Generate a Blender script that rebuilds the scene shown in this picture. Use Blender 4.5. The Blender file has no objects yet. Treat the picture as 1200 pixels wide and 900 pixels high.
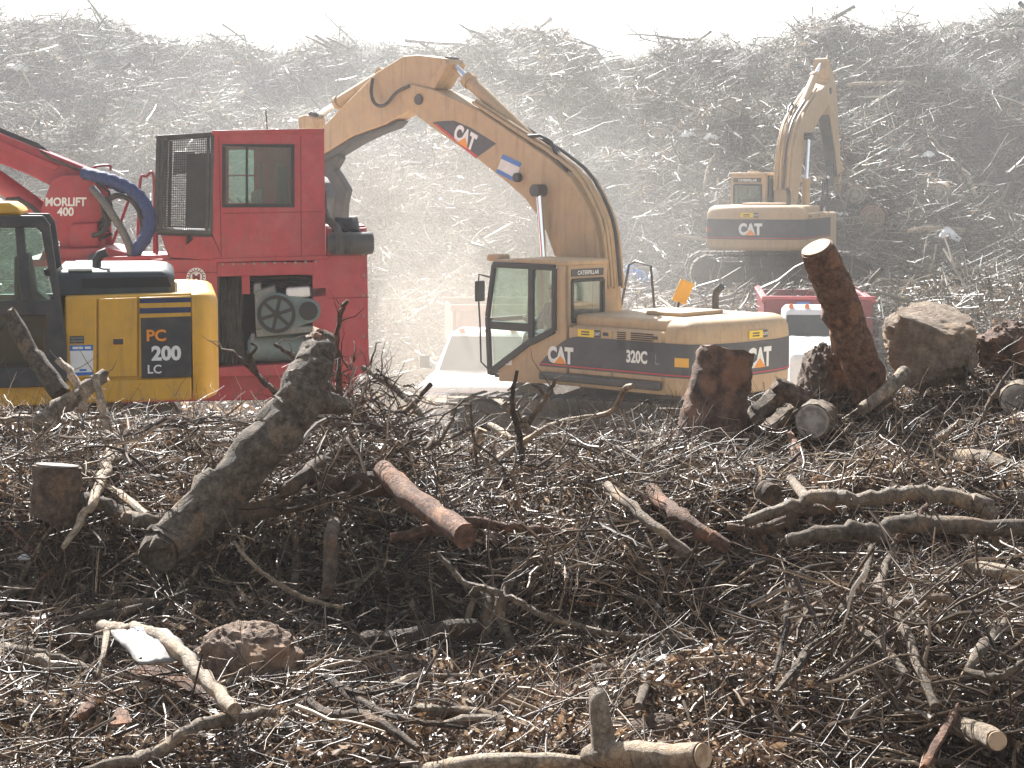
import bpy, bmesh, math, random
import numpy as np
from mathutils import Vector, Matrix, noise as mnoise
R = math.radians
random.seed(11); rng = np.random.default_rng(7)
SC = bpy.context.scene
COL = SC.collection
F = 2280.0; CZ = 4.2; PITCH = math.atan(250/F)

# ------------------------------------------------------------------ projection helpers (photo pixels, 1200x900)
def ray(px, py):
    a, b = (px-600)/F, (450-py)/F
    cp, sp = math.cos(PITCH), math.sin(PITCH)
    # right=(1,0,0) up=(0,sp,cp) fwd=(0,cp,-sp)
    return Vector((a, cp+b*sp, -sp+b*cp))
def at(px, py, Y):
    d = ray(px, py); return Vector((0,0,CZ)) + d*(Y/d.y)
def pyz(py, Y):
    a = PITCH + np.arctan((np.asarray(py,float)-450)/F)
    return CZ - Y*np.tan(a)
def to_px(p):
    cp, sp = math.cos(PITCH), math.sin(PITCH)
    x, y, z = p[0], p[1], p[2]-CZ
    d = y*cp - z*sp; u = y*sp + z*cp
    return 600+F*x/d, 450-F*u/d

# ------------------------------------------------------------------ materials
MATS = {}
def mat(name, col, rough=.6, metal=0, spec=.5, var=0.12, scale=6, bump=0, bscale=40, coord='Object', dirt=None, dscale=3, damt=.5, ramp=None, island=False, streak=0, chips=None):
    m = bpy.data.materials.new(name); m.use_nodes = True
    nt = m.node_tree; N = nt.nodes; L = nt.links; b = N['Principled BSDF']
    b.inputs['Roughness'].default_value = rough; b.inputs['Metallic'].default_value = metal
    b.inputs['Specular IOR Level'].default_value = spec
    tc = N.new('ShaderNodeTexCoord'); src = tc.outputs[coord]
    if ramp:
        rp = N.new('ShaderNodeValToRGB')
        if island == 'object':
            oi = N.new('ShaderNodeObjectInfo'); L.new(oi.outputs['Random'], rp.inputs[0])
        elif island:
            g = N.new('ShaderNodeNewGeometry'); L.new(g.outputs['Random Per Island'], rp.inputs[0])
        else:
            nz = N.new('ShaderNodeTexNoise'); nz.inputs['Scale'].default_value = scale; nz.inputs['Detail'].default_value = 6
            L.new(src, nz.inputs['Vector']); L.new(nz.outputs[0], rp.inputs[0])
        el = rp.color_ramp.elements
        while len(el) < len(ramp): el.new(.5)
        for e, (p, c) in zip(el, ramp): e.position = p; e.color = (*c, 1)
        colout = rp.outputs[0]
    else:
        rgb = N.new('ShaderNodeRGB'); rgb.outputs[0].default_value = (*col, 1); colout = rgb.outputs[0]
    if var:
        nz = N.new('ShaderNodeTexNoise'); nz.inputs['Scale'].default_value = scale*2.3; nz.inputs['Detail'].default_value = 8; nz.inputs['Roughness'].default_value = .65
        L.new(src, nz.inputs['Vector'])
        mr = N.new('ShaderNodeMapRange'); mr.inputs[1].default_value = .3; mr.inputs[2].default_value = .7
        mr.inputs[3].default_value = 1-var*1.6; mr.inputs[4].default_value = 1+var
        L.new(nz.outputs[0], mr.inputs[0])
        mx = N.new('ShaderNodeVectorMath'); mx.operation = 'SCALE'
        L.new(colout, mx.inputs[0]); L.new(mr.outputs[0], mx.inputs['Scale']); colout = mx.outputs[0]
    if dirt:
        nz = N.new('ShaderNodeTexNoise'); nz.inputs['Scale'].default_value = dscale; nz.inputs['Detail'].default_value = 10; nz.inputs['Roughness'].default_value = .7
        L.new(src, nz.inputs['Vector'])
        mr = N.new('ShaderNodeMapRange'); mr.inputs[1].default_value = .45; mr.inputs[2].default_value = .72
        mr.inputs[3].default_value = damt*.25; mr.inputs[4].default_value = damt; L.new(nz.outputs[0], mr.inputs[0])
        mx = N.new('ShaderNodeMixRGB'); mx.inputs[2].default_value = (*dirt, 1)
        L.new(mr.outputs[0], mx.inputs[0]); L.new(colout, mx.inputs[1]); colout = mx.outputs[0]
        ra = N.new('ShaderNodeMath'); ra.operation = 'MULTIPLY_ADD'; ra.inputs[1].default_value = .5; ra.inputs[2].default_value = rough; ra.use_clamp = True
        L.new(mr.outputs[0], ra.inputs[0]); L.new(ra.outputs[0], b.inputs['Roughness'])
    if streak:
        mp_ = N.new('ShaderNodeMapping'); mp_.inputs['Scale'].default_value = (9,9,.7); L.new(src, mp_.inputs['Vector'])
        nz = N.new('ShaderNodeTexNoise'); nz.inputs['Scale'].default_value = 1.6; nz.inputs['Detail'].default_value = 9; nz.inputs['Roughness'].default_value = .7; L.new(mp_.outputs[0], nz.inputs['Vector'])
        mr = N.new('ShaderNodeMapRange'); mr.inputs[1].default_value = .52; mr.inputs[2].default_value = .75; mr.inputs[4].default_value = streak; L.new(nz.outputs[0], mr.inputs[0])
        mx = N.new('ShaderNodeMixRGB'); mx.inputs[2].default_value = (.09,.07,.055,1); L.new(mr.outputs[0], mx.inputs[0]); L.new(colout, mx.inputs[1]); colout = mx.outputs[0]
    if chips:
        nz = N.new('ShaderNodeTexNoise'); nz.inputs['Scale'].default_value = 13; nz.inputs['Detail'].default_value = 12; nz.inputs['Roughness'].default_value = .8; L.new(src, nz.inputs['Vector'])
        mr = N.new('ShaderNodeMapRange'); mr.inputs[1].default_value = .655; mr.inputs[2].default_value = .67; mr.inputs[4].default_value = .8; L.new(nz.outputs[0], mr.inputs[0])
        mx = N.new('ShaderNodeMixRGB'); mx.inputs[2].default_value = (*chips,1); L.new(mr.outputs[0], mx.inputs[0]); L.new(colout, mx.inputs[1]); colout = mx.outputs[0]
    L.new(colout, b.inputs['Base Color'])
    if bump:
        nz = N.new('ShaderNodeTexNoise'); nz.inputs['Scale'].default_value = bscale; nz.inputs['Detail'].default_value = 6; L.new(src, nz.inputs['Vector'])
        bp = N.new('ShaderNodeBump'); bp.inputs['Strength'].default_value = bump; bp.inputs['Distance'].default_value = .02
        L.new(nz.outputs[0], bp.inputs['Height']); L.new(bp.outputs[0], b.inputs['Normal'])
    MATS[name] = m; return m

def glass(name, tint, keep=.8, refl=.12):
    m = bpy.data.materials.new(name); m.use_nodes = True; nt = m.node_tree; N = nt.nodes; L = nt.links
    N.remove(N['Principled BSDF']); out = N['Material Output']
    t = N.new('ShaderNodeBsdfTransparent'); t.inputs[0].default_value = (*[c*keep for c in tint], 1)
    g = N.new('ShaderNodeBsdfGlossy'); g.inputs['Roughness'].default_value = .06
    d = N.new('ShaderNodeBsdfDiffuse'); d.inputs[0].default_value = (.5,.46,.40,1)
    lw = N.new('ShaderNodeLayerWeight'); lw.inputs[0].default_value = .5
    f = N.new('ShaderNodeMapRange'); f.inputs[1].default_value = .2; f.inputs[2].default_value = 1; f.inputs[3].default_value = .05; f.inputs[4].default_value = .5; L.new(lw.outputs['Facing'], f.inputs[0])
    nz = N.new('ShaderNodeTexNoise'); nz.inputs['Scale'].default_value = 4; nz.inputs['Detail'].default_value = 8
    tc = N.new('ShaderNodeTexCoord'); L.new(tc.outputs['Object'], nz.inputs['Vector'])
    mr = N.new('ShaderNodeMapRange'); mr.inputs[3].default_value = .0; mr.inputs[4].default_value = .16; L.new(nz.outputs[0], mr.inputs[0])
    a = N.new('ShaderNodeMixShader'); L.new(f.outputs[0], a.inputs[0]); L.new(t.outputs[0], a.inputs[1]); L.new(g.outputs[0], a.inputs[2])
    c = N.new('ShaderNodeMixShader'); L.new(mr.outputs[0], c.inputs[0]); L.new(a.outputs[0], c.inputs[1]); L.new(d.outputs[0], c.inputs[2])
    L.new(c.outputs[0], out.inputs['Surface']); MATS[name] = m; return m

DUST = (.42,.35,.26)
mat('cat_paint', (.50,.335,.18), .55, streak=.45, chips=(.16,.11,.07), var=.08, scale=2, dirt=DUST, dscale=2.5, damt=.5)
mat('komatsu_paint', (.74,.40,.03), .4, streak=.35, chips=(.12,.08,.05), var=.07, scale=2, dirt=(.35,.27,.15), dscale=3, damt=.3)
mat('red_paint', (.40,.027,.045), .45, streak=.4, chips=(.15,.05,.04), var=.14, scale=2.5, dirt=(.38,.22,.19), dscale=2.4, damt=.34, bump=.08, bscale=5)
mat('dark_red', (.22,.02,.025), .6, var=.2)
mat('charcoal', (.022,.025,.032), .45, var=.15, scale=3, dirt=DUST, dscale=3, damt=.16)
mat('decal_dark', (.03,.037,.055), .45, var=.1, dirt=DUST, dscale=2.5, damt=.15)
mat('black', (.012,.012,.014), .5, var=.2)
mat('rubber', (.02,.02,.022), .6, var=.2, scale=20, dirt=DUST, dscale=6, damt=.2)
mat('track_steel', (.075,.068,.062), .75, metal=.3, var=.3, scale=8, dirt=(.2,.165,.125), dscale=4, damt=.6, bump=.4)
mat('chrome', (.82,.84,.88), .12, metal=1, var=.02)
mat('white_paint', (.8,.8,.8), .4, var=.05, dirt=DUST, dscale=2, damt=.25)
mat('white_letter', (.82,.82,.80), .5, var=.04)
mat('orange_letter', (.85,.30,.02), .5, var=.05)
mat('red_line', (.55,.04,.04), .5, var=.05)
mat('yellow_label', (.85,.60,.03), .5, var=.05)
mat('blue_label', (.05,.18,.52), .5, var=.05)
mat('navy', (.02,.035,.10), .45, var=.08)
mat('grey_metal', (.20,.22,.22), .5, metal=.4, var=.25, scale=10, dirt=DUST, dscale=6, damt=.35)
mat('teal_tank', (.13,.20,.21), .5, var=.15, dirt=DUST, damt=.3)
mat('hood_grey', (.035,.045,.05), .5, var=.15, dirt=(.2,.18,.15), dscale=4, damt=.2)
mat('blue_sleeve', (.03,.05,.15), .7, var=.25, scale=12, bump=.6, bscale=30)
mat('braid', (.16,.15,.14), .6, var=.4, scale=30, bump=.5, bscale=60)
mat('rust', (.20,.10,.07), .8, var=.3, scale=2, dirt=(.35,.25,.2), damt=.5)
mat('amber', (.75,.18,.02), .3, var=.05)
mat('skin', (.42,.24,.16), .6, var=.05); mat('shirt', (.06,.08,.13), .8, var=.1); mat('seat', (.03,.03,.035), .8)
mat('tarp', (.03,.22,.62), .35, var=.15, scale=8, bump=.4, bscale=14)
mat('plastic_white', (.78,.78,.76), .5, var=.06, dirt=(.4,.33,.25), dscale=5, damt=.3)
mat('mirror_amber', (.80,.42,.05), .35, var=.05)
glass('cab_glass', (.86,.97,.93), .95)
glass('dark_glass', (.45,.52,.52), .75)

def bark(name, c1, c2, sc=14, bump=.8, rnd='object', rough=.78, crack=.62, fine=1):
    m = bpy.data.materials.new(name); m.use_nodes = True; nt = m.node_tree; N = nt.nodes; L = nt.links; b = N['Principled BSDF']
    b.inputs['Roughness'].default_value = rough; b.inputs['Specular IOR Level'].default_value = .4
    tc = N.new('ShaderNodeTexCoord')
    def noise(scale, det=9, ro=.7):
        n = N.new('ShaderNodeTexNoise'); n.inputs['Scale'].default_value = scale; n.inputs['Detail'].default_value = det; n.inputs['Roughness'].default_value = ro; L.new(tc.outputs['Object'], n.inputs['Vector']); return n
    nz = noise(sc); lo = noise(sc*.28, 4, .5)
    v = N.new('ShaderNodeTexVoronoi'); v.inputs['Scale'].default_value = sc*1.6; v.feature = 'DISTANCE_TO_EDGE'; dm = N.new('ShaderNodeVectorMath'); dm.operation = 'ADD'
    sc2 = N.new('ShaderNodeVectorMath'); sc2.operation = 'SCALE'; sc2.inputs['Scale'].default_value = .12; L.new(nz.outputs['Color'], sc2.inputs[0]); L.new(tc.outputs['Object'], dm.inputs[0]); L.new(sc2.outputs[0], dm.inputs[1]); L.new(dm.outputs[0], v.inputs['Vector'])
    rp = N.new('ShaderNodeValToRGB'); rp.color_ramp.elements[0].position = .36; rp.color_ramp.elements[0].color = (*c1,1); rp.color_ramp.elements[1].position = .66; rp.color_ramp.elements[1].color = (*c2,1)
    L.new(nz.outputs[0], rp.inputs[0])
    # flaked patches with the paler under-bark
    pr = N.new('ShaderNodeMapRange'); pr.inputs[1].default_value = .56; pr.inputs[2].default_value = .62; pr.inputs[4].default_value = .55; L.new(lo.outputs[0], pr.inputs[0])
    mx = N.new('ShaderNodeMixRGB'); mx.inputs[2].default_value = (c2[0]*1.35, c2[1]*1.15, c2[2]*.95, 1); L.new(pr.outputs[0], mx.inputs[0]); L.new(rp.outputs[0], mx.inputs[1])
    cr = N.new('ShaderNodeMapRange'); cr.inputs[1].default_value = 0; cr.inputs[2].default_value = .10; cr.inputs[3].default_value = crack; cr.inputs[4].default_value = 1; L.new(v.outputs[0], cr.inputs[0])
    mr = N.new('ShaderNodeMapRange'); mr.inputs[3].default_value = .65; mr.inputs[4].default_value = 1.35
    if rnd == 'object': oi = N.new('ShaderNodeObjectInfo'); L.new(oi.outputs['Random'], mr.inputs[0])
    else: g = N.new('ShaderNodeNewGeometry'); L.new(g.outputs['Random Per Island'], mr.inputs[0])
    mu = N.new('ShaderNodeMath'); mu.operation = 'MULTIPLY'; L.new(cr.outputs[0], mu.inputs[0]); L.new(mr.outputs[0], mu.inputs[1])
    s_ = N.new('ShaderNodeVectorMath'); s_.operation = 'SCALE'; L.new(mx.outputs[0], s_.inputs[0]); L.new(mu.outputs[0], s_.inputs['Scale']); L.new(s_.outputs[0], b.inputs['Base Color'])
    fn = noise(sc*3.2, 8, .75); f2 = N.new('ShaderNodeMath'); f2.operation = 'MULTIPLY_ADD'; f2.inputs[1].default_value = fine; L.new(fn.outputs[0], f2.inputs[0]); L.new(nz.outputs[0], f2.inputs[2])
    ad = N.new('ShaderNodeMath'); ad.operation = 'MULTIPLY_ADD'; ad.inputs[1].default_value = (1-crack)*1.5; L.new(cr.outputs[0], ad.inputs[0]); L.new(f2.outputs[0], ad.inputs[2])
    bp = N.new('ShaderNodeBump'); bp.inputs['Strength'].default_value = bump; bp.inputs['Distance'].default_value = .04; L.new(ad.outputs[0], bp.inputs['Height']); L.new(bp.outputs[0], b.inputs['Normal'])
    MATS[name] = m
bark('bark_grey', (.085,.06,.041), (.32,.25,.178))
bark('bark_brown', (.065,.043,.028), (.22,.15,.10))
bark('bark_red', (.10,.05,.03), (.36,.20,.125))
bark('bark_pale', (.25,.175,.112), (.60,.475,.33), rough=.6)
bark('bark_weathered', (.135,.098,.067), (.44,.35,.25))
bark('bark_coarse', (.055,.033,.023), (.26,.15,.10), sc=7, bump=.9, crack=.9, fine=1.2)
bark('bark_lumpy', (.08,.045,.03), (.44,.31,.22), sc=10, bump=1, crack=.93, fine=1.6)
bark('bark_tan', (.30,.20,.13), (.74,.58,.43), sc=10, bump=1, crack=.93, fine=1.6)
def ringmat(name, c1, c2):
    m = bpy.data.materials.new(name); m.use_nodes = True; nt = m.node_tree; N = nt.nodes; L = nt.links; b = N['Principled BSDF']
    b.inputs['Roughness'].default_value = .8
    tc = N.new('ShaderNodeTexCoord'); w = N.new('ShaderNodeTexWave'); w.wave_type = 'RINGS'; w.rings_direction = 'SPHERICAL'
    w.inputs['Scale'].default_value = 22; w.inputs['Distortion'].default_value = 3; w.inputs['Detail'].default_value = 3
    n = N.new('ShaderNodeTexNoise'); n.inputs['Scale'].default_value = 9; n.inputs['Detail'].default_value = 6
    L.new(tc.outputs['Object'], w.inputs['Vector']); L.new(tc.outputs['Object'], n.inputs['Vector'])
    mx = N.new('ShaderNodeMixRGB'); mx.inputs[0].default_value = .6; L.new(w.outputs[0], mx.inputs[1]); L.new(n.outputs[0], mx.inputs[2])
    rp = N.new('ShaderNodeValToRGB'); rp.color_ramp.elements[0].position = .25; rp.color_ramp.elements[0].color = (*c1,1); rp.color_ramp.elements[1].position = .65; rp.color_ramp.elements[1].color = (*c2,1)
    L.new(mx.outputs[0], rp.inputs[0]); L.new(rp.outputs[0], b.inputs['Base Color']); MATS[name] = m
ringmat('cut_wood', (.36,.22,.12), (.62,.45,.28))
ringmat('cut_wood_dark', (.16,.10,.065), (.34,.23,.15))
ringmat('cut_wood_grey', (.20,.17,.14), (.40,.35,.30))

# ------------------------------------------------------------------ mesh builder
class MB:
    def __init__(s, off=None, xf=None): s.v = []; s.f = []; s.off = Vector(off) if off is not None else Vector((0,0,0)); s.xf = xf
    def add(s, vs, fs):
        n = len(s.v)
        for v in vs:
            v = Vector(v)
            if s.xf: v = Vector(s.xf(v))
            s.v.append(v - s.off)
        s.f += [[i+n for i in f] for f in fs]; return s
    def box(s, a, b):
        x0,y0,z0 = a; x1,y1,z1 = b
        vs = [(x0,y0,z0),(x1,y0,z0),(x1,y1,z0),(x0,y1,z0),(x0,y0,z1),(x1,y0,z1),(x1,y1,z1),(x0,y1,z1)]
        return s.add(vs, [(3,2,1,0),(4,5,6,7),(0,1,5,4),(1,2,6,5),(2,3,7,6),(3,0,4,7)])
    def prism(s, pts, vec):           # pts: 3D polygon, extruded by vec
        n = len(pts); pts = [Vector(p) for p in pts]; vec = Vector(vec)
        vs = pts + [p+vec for p in pts]
        fs = [list(range(n))[::-1], list(range(n,2*n))] + [(i,(i+1)%n,(i+1)%n+n,i+n) for i in range(n)]
        return s.add(vs, fs)
    def bar(s, p0, p1, w, t=None, nrm=(0,1,0)):      # oriented box
        t = t or w; p0 = Vector(p0); p1 = Vector(p1); d = (p1-p0).normalized(); n = Vector(nrm)
        n = (n - d*n.dot(d)); n = n.normalized() if n.length > 1e-4 else d.orthogonal().normalized()
        a = d.cross(n).normalized()
        vs = [p+a*(w/2*i)+n*(t/2*j) for p in (p0,p1) for i,j in ((-1,-1),(1,-1),(1,1),(-1,1))]
        return s.add(vs, [(3,2,1,0),(4,5,6,7),(0,1,5,4),(1,2,6,5),(2,3,7,6),(3,0,4,7)])
    def tube(s, path, r, n=8, cap=True):
        path = [Vector(p) for p in path]; k = len(path)
        rs = r if hasattr(r, '__len__') else [r]*k
        vs = []; prev = None
        for i, p in enumerate(path):
            d = (path[min(i+1,k-1)] - path[max(i-1,0)])
            d = d.normalized() if d.length > 1e-9 else Vector((0,0,1))
            if prev is None: a = d.orthogonal().normalized()
            else:
                a = prev - d*prev.dot(d); a = a.normalized() if a.length > 1e-6 else d.orthogonal().normalized()
            prev = a; b = d.cross(a)
            vs += [p + (a*math.cos(2*math.pi*j/n)+b*math.sin(2*math.pi*j/n))*rs[i] for j in range(n)]
        fs = [(i*n+j, i*n+(j+1)%n, (i+1)*n+(j+1)%n, (i+1)*n+j) for i in range(k-1) for j in range(n)]
        if cap: fs += [list(range(n))[::-1], list(range((k-1)*n, k*n))]
        return s.add(vs, fs)
    def cyl(s, p0, p1, r, n=20, r2=None): return s.tube([p0,p1], [r, r if r2 is None else r2], n)
    def loft(s, rings, cap=True):
        n = len(rings[0]); vs = [v for r in rings for v in r]
        fs = [(i*n+j, i*n+(j+1)%n, (i+1)*n+(j+1)%n, (i+1)*n+j) for i in range(len(rings)-1) for j in range(n)]
        if cap: fs += [list(range(n))[::-1], list(range((len(rings)-1)*n, len(rings)*n))]
        return s.add(vs, fs)
    def build(s, name, m, parent=None, bev=0, seg=2, smooth=False, ang=35):
        me = bpy.data.meshes.new(name); me.from_pydata([tuple(v) for v in s.v], [], s.f)
        bm = bmesh.new(); bm.from_mesh(me); bmesh.ops.recalc_face_normals(bm, faces=bm.faces); bm.to_mesh(me); bm.free()
        o = bpy.data.objects.new(name, me); COL.objects.link(o); o.parent = parent
        me.materials.append(MATS[m] if isinstance(m, str) else m)
        if bev:
            b = o.modifiers.new('bevel', 'BEVEL'); b.width = bev; b.segments = seg; b.limit_method = 'ANGLE'; b.angle_limit = R(ang)
        if smooth or bev:
            me.polygons.foreach_set('use_smooth', [True]*len(me.polygons))
            try: me.set_sharp_from_angle(angle=R(42))
            except Exception: pass
        return o

def tag(o, label=None, cat=None, group=None, kind=None):
    if label: o['label'] = label
    if cat: o['category'] = cat
    if group: o['group'] = group
    if kind: o['kind'] = kind
    return o
def thing(name, label, cat, loc=(0,0,0), rz=0, group=None):
    o = bpy.data.objects.new(name, None); o.empty_display_size = .3; COL.objects.link(o)
    o.location = loc; o.rotation_euler = (0,0,rz); return tag(o, label, cat, group)

def text2d(s, size=1, bold=0.0, xs=1, shear=0, spacing=1):
    c = bpy.data.curves.new('t', 'FONT'); c.body = s; c.size = size; c.align_x = 'CENTER'; c.align_y = 'CENTER'; c.offset = bold; c.space_character = spacing; c.resolution_u = 3; c.shear = shear
    o = bpy.data.objects.new('t', c); me = bpy.data.meshes.new_from_object(o)
    vs = np.array([v.co[:] for v in me.vertices]); fs = [list(p.vertices) for p in me.polygons]
    bpy.data.objects.remove(o); bpy.data.curves.remove(c); bpy.data.meshes.remove(me)
    cx = (vs[:,0].min()+vs[:,0].max())/2; cy = (vs[:,1].min()+vs[:,1].max())/2
    h = vs[:,1].max()-vs[:,1].min()
    vs = vs - [cx,cy,0]; vs *= size/h        # size = real cap height
    vs[:,0] *= xs
    return vs[:,:2], fs
def letters(mb, s, size, fn, bold=.02, xs=1, **k):   # fn(a,b)->3D point on the surface
    vs, fs = text2d(s, size, bold*size, xs, **k)
    mb.add([fn(a,b) for a,b in vs], fs); return mb

def np_mesh(name, V, Q, m, smooth=False):
    V = np.ascontiguousarray(V, dtype=np.float32); Q = np.ascontiguousarray(Q, dtype=np.int32)
    me = bpy.data.meshes.new(name); me.vertices.add(len(V)); me.vertices.foreach_set('co', V.ravel())
    me.loops.add(Q.size); me.loops.foreach_set('vertex_index', Q.ravel())
    me.polygons.add(len(Q)); me.polygons.foreach_set('loop_start', np.arange(0, Q.size, Q.shape[1], dtype=np.int32))
    if smooth: me.polygons.foreach_set('use_smooth', np.ones(len(Q), bool))
    else: me.polygons.foreach_set('use_smooth', np.zeros(len(Q), bool))
    me.update(calc_edges=True); me.materials.append(MATS[m] if isinstance(m,str) else m)
    o = bpy.data.objects.new(name, me); COL.objects.link(o); return o

# ------------------------------------------------------------------ terrain
_L = rng.random((256,256))
def vnoise(x, y):
    xi = np.floor(x).astype(int); yi = np.floor(y).astype(int); fx = x-xi; fy = y-yi
    fx = fx*fx*(3-2*fx); fy = fy*fy*(3-2*fy)
    g = lambda i,j: _L[(xi+i)&255, (yi+j)&255]
    return ((g(0,0)*(1-fx)+g(1,0)*fx)*(1-fy) + (g(0,1)*(1-fx)+g(1,1)*fx)*fy)*2-1
def fbm(x, y, o=4):
    s = 0; a = 1
    for k in range(o): s = s + a*vnoise(x*2**k+17*k, y*2**k+31*k); a *= .5
    return s
US = np.array([-200,0,150,300,450,600,750,850,950,1050,1200,1400.])
YS = np.array([10,11.5,13.05,13.6,14.6,16,17.2])
PYT = np.array([
 [895,830,745,618,592,530,500],[895,830,745,618,592,532,505],[895,830,742,615,592,540,512],[895,822,742,612,594,545,518],
 [895,825,752,622,600,558,540],[895,820,750,625,602,562,544],[895,820,742,618,594,545,524],[895,812,732,615,580,535,515],
 [895,800,705,600,570,528,508],[895,790,695,598,560,515,480],[890,780,690,595,550,485,432],[890,780,690,595,545,480,420]], float)
FZ = np.array([[float(pyz(PYT[i,j], YS[j])) for j in range(len(YS))] for i in range(len(US))])
SKY = np.array([(-400,46),(0,40),(60,44),(120,64),(190,66),(260,60),(330,88),(390,68),(480,74),(540,68),(660,56),(705,76),(770,74),(830,68),(870,86),(905,78),(940,56),(1000,48),(1100,46),(1200,44),(1600,44)], float)
def H(X, Y, detail=True):
    X = np.asarray(X, float); Y = np.asarray(Y, float)
    u = 600 + F*X/np.maximum(Y, 6.)
    # foreground debris bank
    uc = np.clip(u, US[0], US[-1]); yc = np.clip(Y, YS[0], YS[-1])
    iu = np.clip(np.searchsorted(US, uc)-1, 0, len(US)-2); iy = np.clip(np.searchsorted(YS, yc)-1, 0, len(YS)-2)
    fu = (uc-US[iu])/(US[iu+1]-US[iu]); fy = (yc-YS[iy])/(YS[iy+1]-YS[iy]); fu = fu*fu*(3-2*fu)
    z = (FZ[iu,iy]*(1-fu)+FZ[iu+1,iy]*fu)*(1-fy) + (FZ[iu,iy+1]*(1-fu)+FZ[iu+1,iy+1]*fu)*fy
    near = np.interp(Y, [-200,1,3,6,8.5,10], [2.6,2.6,2.45,1.7,1.2,0]); z = np.where(Y < 10, np.interp(Y,[8.5,10],[0,1])*z + np.where(Y<8.5, near, near*np.interp(Y,[8.5,10],[1,0])), z)
    g2 = lambda u0,su,y0,sy,a: a*np.exp(-((u-u0)/su)**2-((Y-y0)/sy)**2)
    z = z + g2(410,90,15.2,1.3,.20)+g2(1090,110,11.9,.8,.30)+g2(720,90,15.6,1.1,.10)+g2(100,110,14.8,1.1,.12)+g2(960,60,13.4,.6,.10)-g2(560,150,12.7,.5,.12)
    # yard
    yard = np.interp(Y, [17.2,20.5,31,37,40], [1,0,-.05,-.8,-.8])
    top = z
    back = np.interp(Y, [17.2,18.4,20.2], [1,.72,0])
    z = np.where(Y > 17.2, top*back + np.interp(Y,[17.2,20.2,31,37,40],[0,0,-.05,-.8,-.8]), z)
    # far hill
    ridge = CZ + (200-np.interp(u, SKY[:,0], SKY[:,1]))/F*66
    wl = np.interp(u, [560,720], [0,1])                    # right part has a bench where the far excavator stands
    pl = np.interp(Y, [34,40,46,56,66,71,85,100], [0,.04,.24,.66,1,1.0,.35,.0])
    pr = np.interp(Y, [39.5,42.5,46,52.5,66,71,85,100], [0,.185,.195,.205,1,1.0,.35,.0])
    hz = (pl*(1-wl)+pr*wl)
    base = -.8
    z = np.where(Y > 34, np.maximum(z, -5)*(1-np.clip((Y-34)/6,0,1)) + (base + (ridge-base)*hz)*np.clip((Y-34)/6,0,1), z)
    if detail:
        fg = np.clip((Y-8.5)/2,0,1)*np.clip((18.5-Y)/2,0,1)
        hb = np.clip((Y-42)/6,0,1)*np.clip((95-Y)/15,0,1)
        z = z + fg*(.15*fbm(X*.9,Y*.9,2) + .10*fbm(X*2.4+3,Y*2.4,2) + .04*fbm(X*6,Y*6,2))
        flat = 1 - .93*np.exp(-(((X-6.6)/5.2)**2+((Y-48)/6.2)**2)**2)
        z = z + hb*flat*(.62*fbm(X*.28+5,Y*.28,3)+.45*fbm(X*.75,Y*.75,3))
        yd = np.clip((Y-19)/2,0,1)*np.clip((44-Y)/3,0,1); z = z + yd*.04*fbm(X*1.5,Y*1.5,3)
    return z
def hz(x, y): return float(H(np.array([x]), np.array([y]))[0])
def hit(px, py, y0=8., y1=18.6, default=16.6):
    Y = np.arange(y0, y1, .04); d = ray(px, py); t = Y/d.y
    h = H(d.x*t, Y); z = CZ + d.z*t
    k = np.nonzero(z < h)[0]
    return float(Y[k[0]]) if len(k) else default

def ground():
    ys = np.concatenate([np.linspace(-60,4,17)[:-1], np.arange(4,8.5,.4), np.arange(8.5,19,.09), np.arange(19,34,.4), np.arange(34,76,.33), np.linspace(76,200,26)])
    xs = np.concatenate([np.linspace(-150,-34,16)[:-1], np.arange(-34,-9,.8), np.arange(-9,9,.09), np.arange(9,34,.8), np.linspace(34,150,16)])
    # far hill needs finer x spacing too
    xs = np.unique(np.round(np.concatenate([xs, np.arange(-24,24,.4)]), 3)); xs = xs[np.concatenate([[True], np.diff(xs) > .05])]
    X, Y = np.meshgrid(xs, ys); Z = H(X, Y)
    V = np.stack([X.ravel(),Y.ravel(),Z.ravel()],1); nx = len(xs)
    i, j = np.meshgrid(np.arange(nx-1), np.arange(len(ys)-1)); a = (j*nx+i).ravel()
    Q = np.stack([a,a+1,a+1+nx,a+nx],1)
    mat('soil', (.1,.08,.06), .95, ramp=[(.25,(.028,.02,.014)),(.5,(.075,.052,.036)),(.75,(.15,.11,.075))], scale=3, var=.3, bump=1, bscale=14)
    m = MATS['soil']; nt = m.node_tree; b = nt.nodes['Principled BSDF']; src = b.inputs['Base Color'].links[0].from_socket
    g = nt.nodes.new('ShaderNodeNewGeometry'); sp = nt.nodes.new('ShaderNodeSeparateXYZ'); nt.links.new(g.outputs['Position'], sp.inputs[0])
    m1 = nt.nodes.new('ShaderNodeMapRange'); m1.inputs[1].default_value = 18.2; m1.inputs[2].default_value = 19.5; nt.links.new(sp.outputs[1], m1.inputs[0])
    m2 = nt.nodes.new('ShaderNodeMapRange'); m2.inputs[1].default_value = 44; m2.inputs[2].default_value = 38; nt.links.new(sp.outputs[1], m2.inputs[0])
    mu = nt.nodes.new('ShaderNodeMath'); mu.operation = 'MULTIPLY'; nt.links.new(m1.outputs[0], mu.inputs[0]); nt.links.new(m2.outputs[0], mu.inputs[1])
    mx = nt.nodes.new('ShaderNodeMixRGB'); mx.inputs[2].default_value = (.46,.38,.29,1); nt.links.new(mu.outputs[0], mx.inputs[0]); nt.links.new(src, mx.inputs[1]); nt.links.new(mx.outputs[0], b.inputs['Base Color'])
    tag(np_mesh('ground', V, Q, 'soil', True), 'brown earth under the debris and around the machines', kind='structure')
ground()
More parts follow.
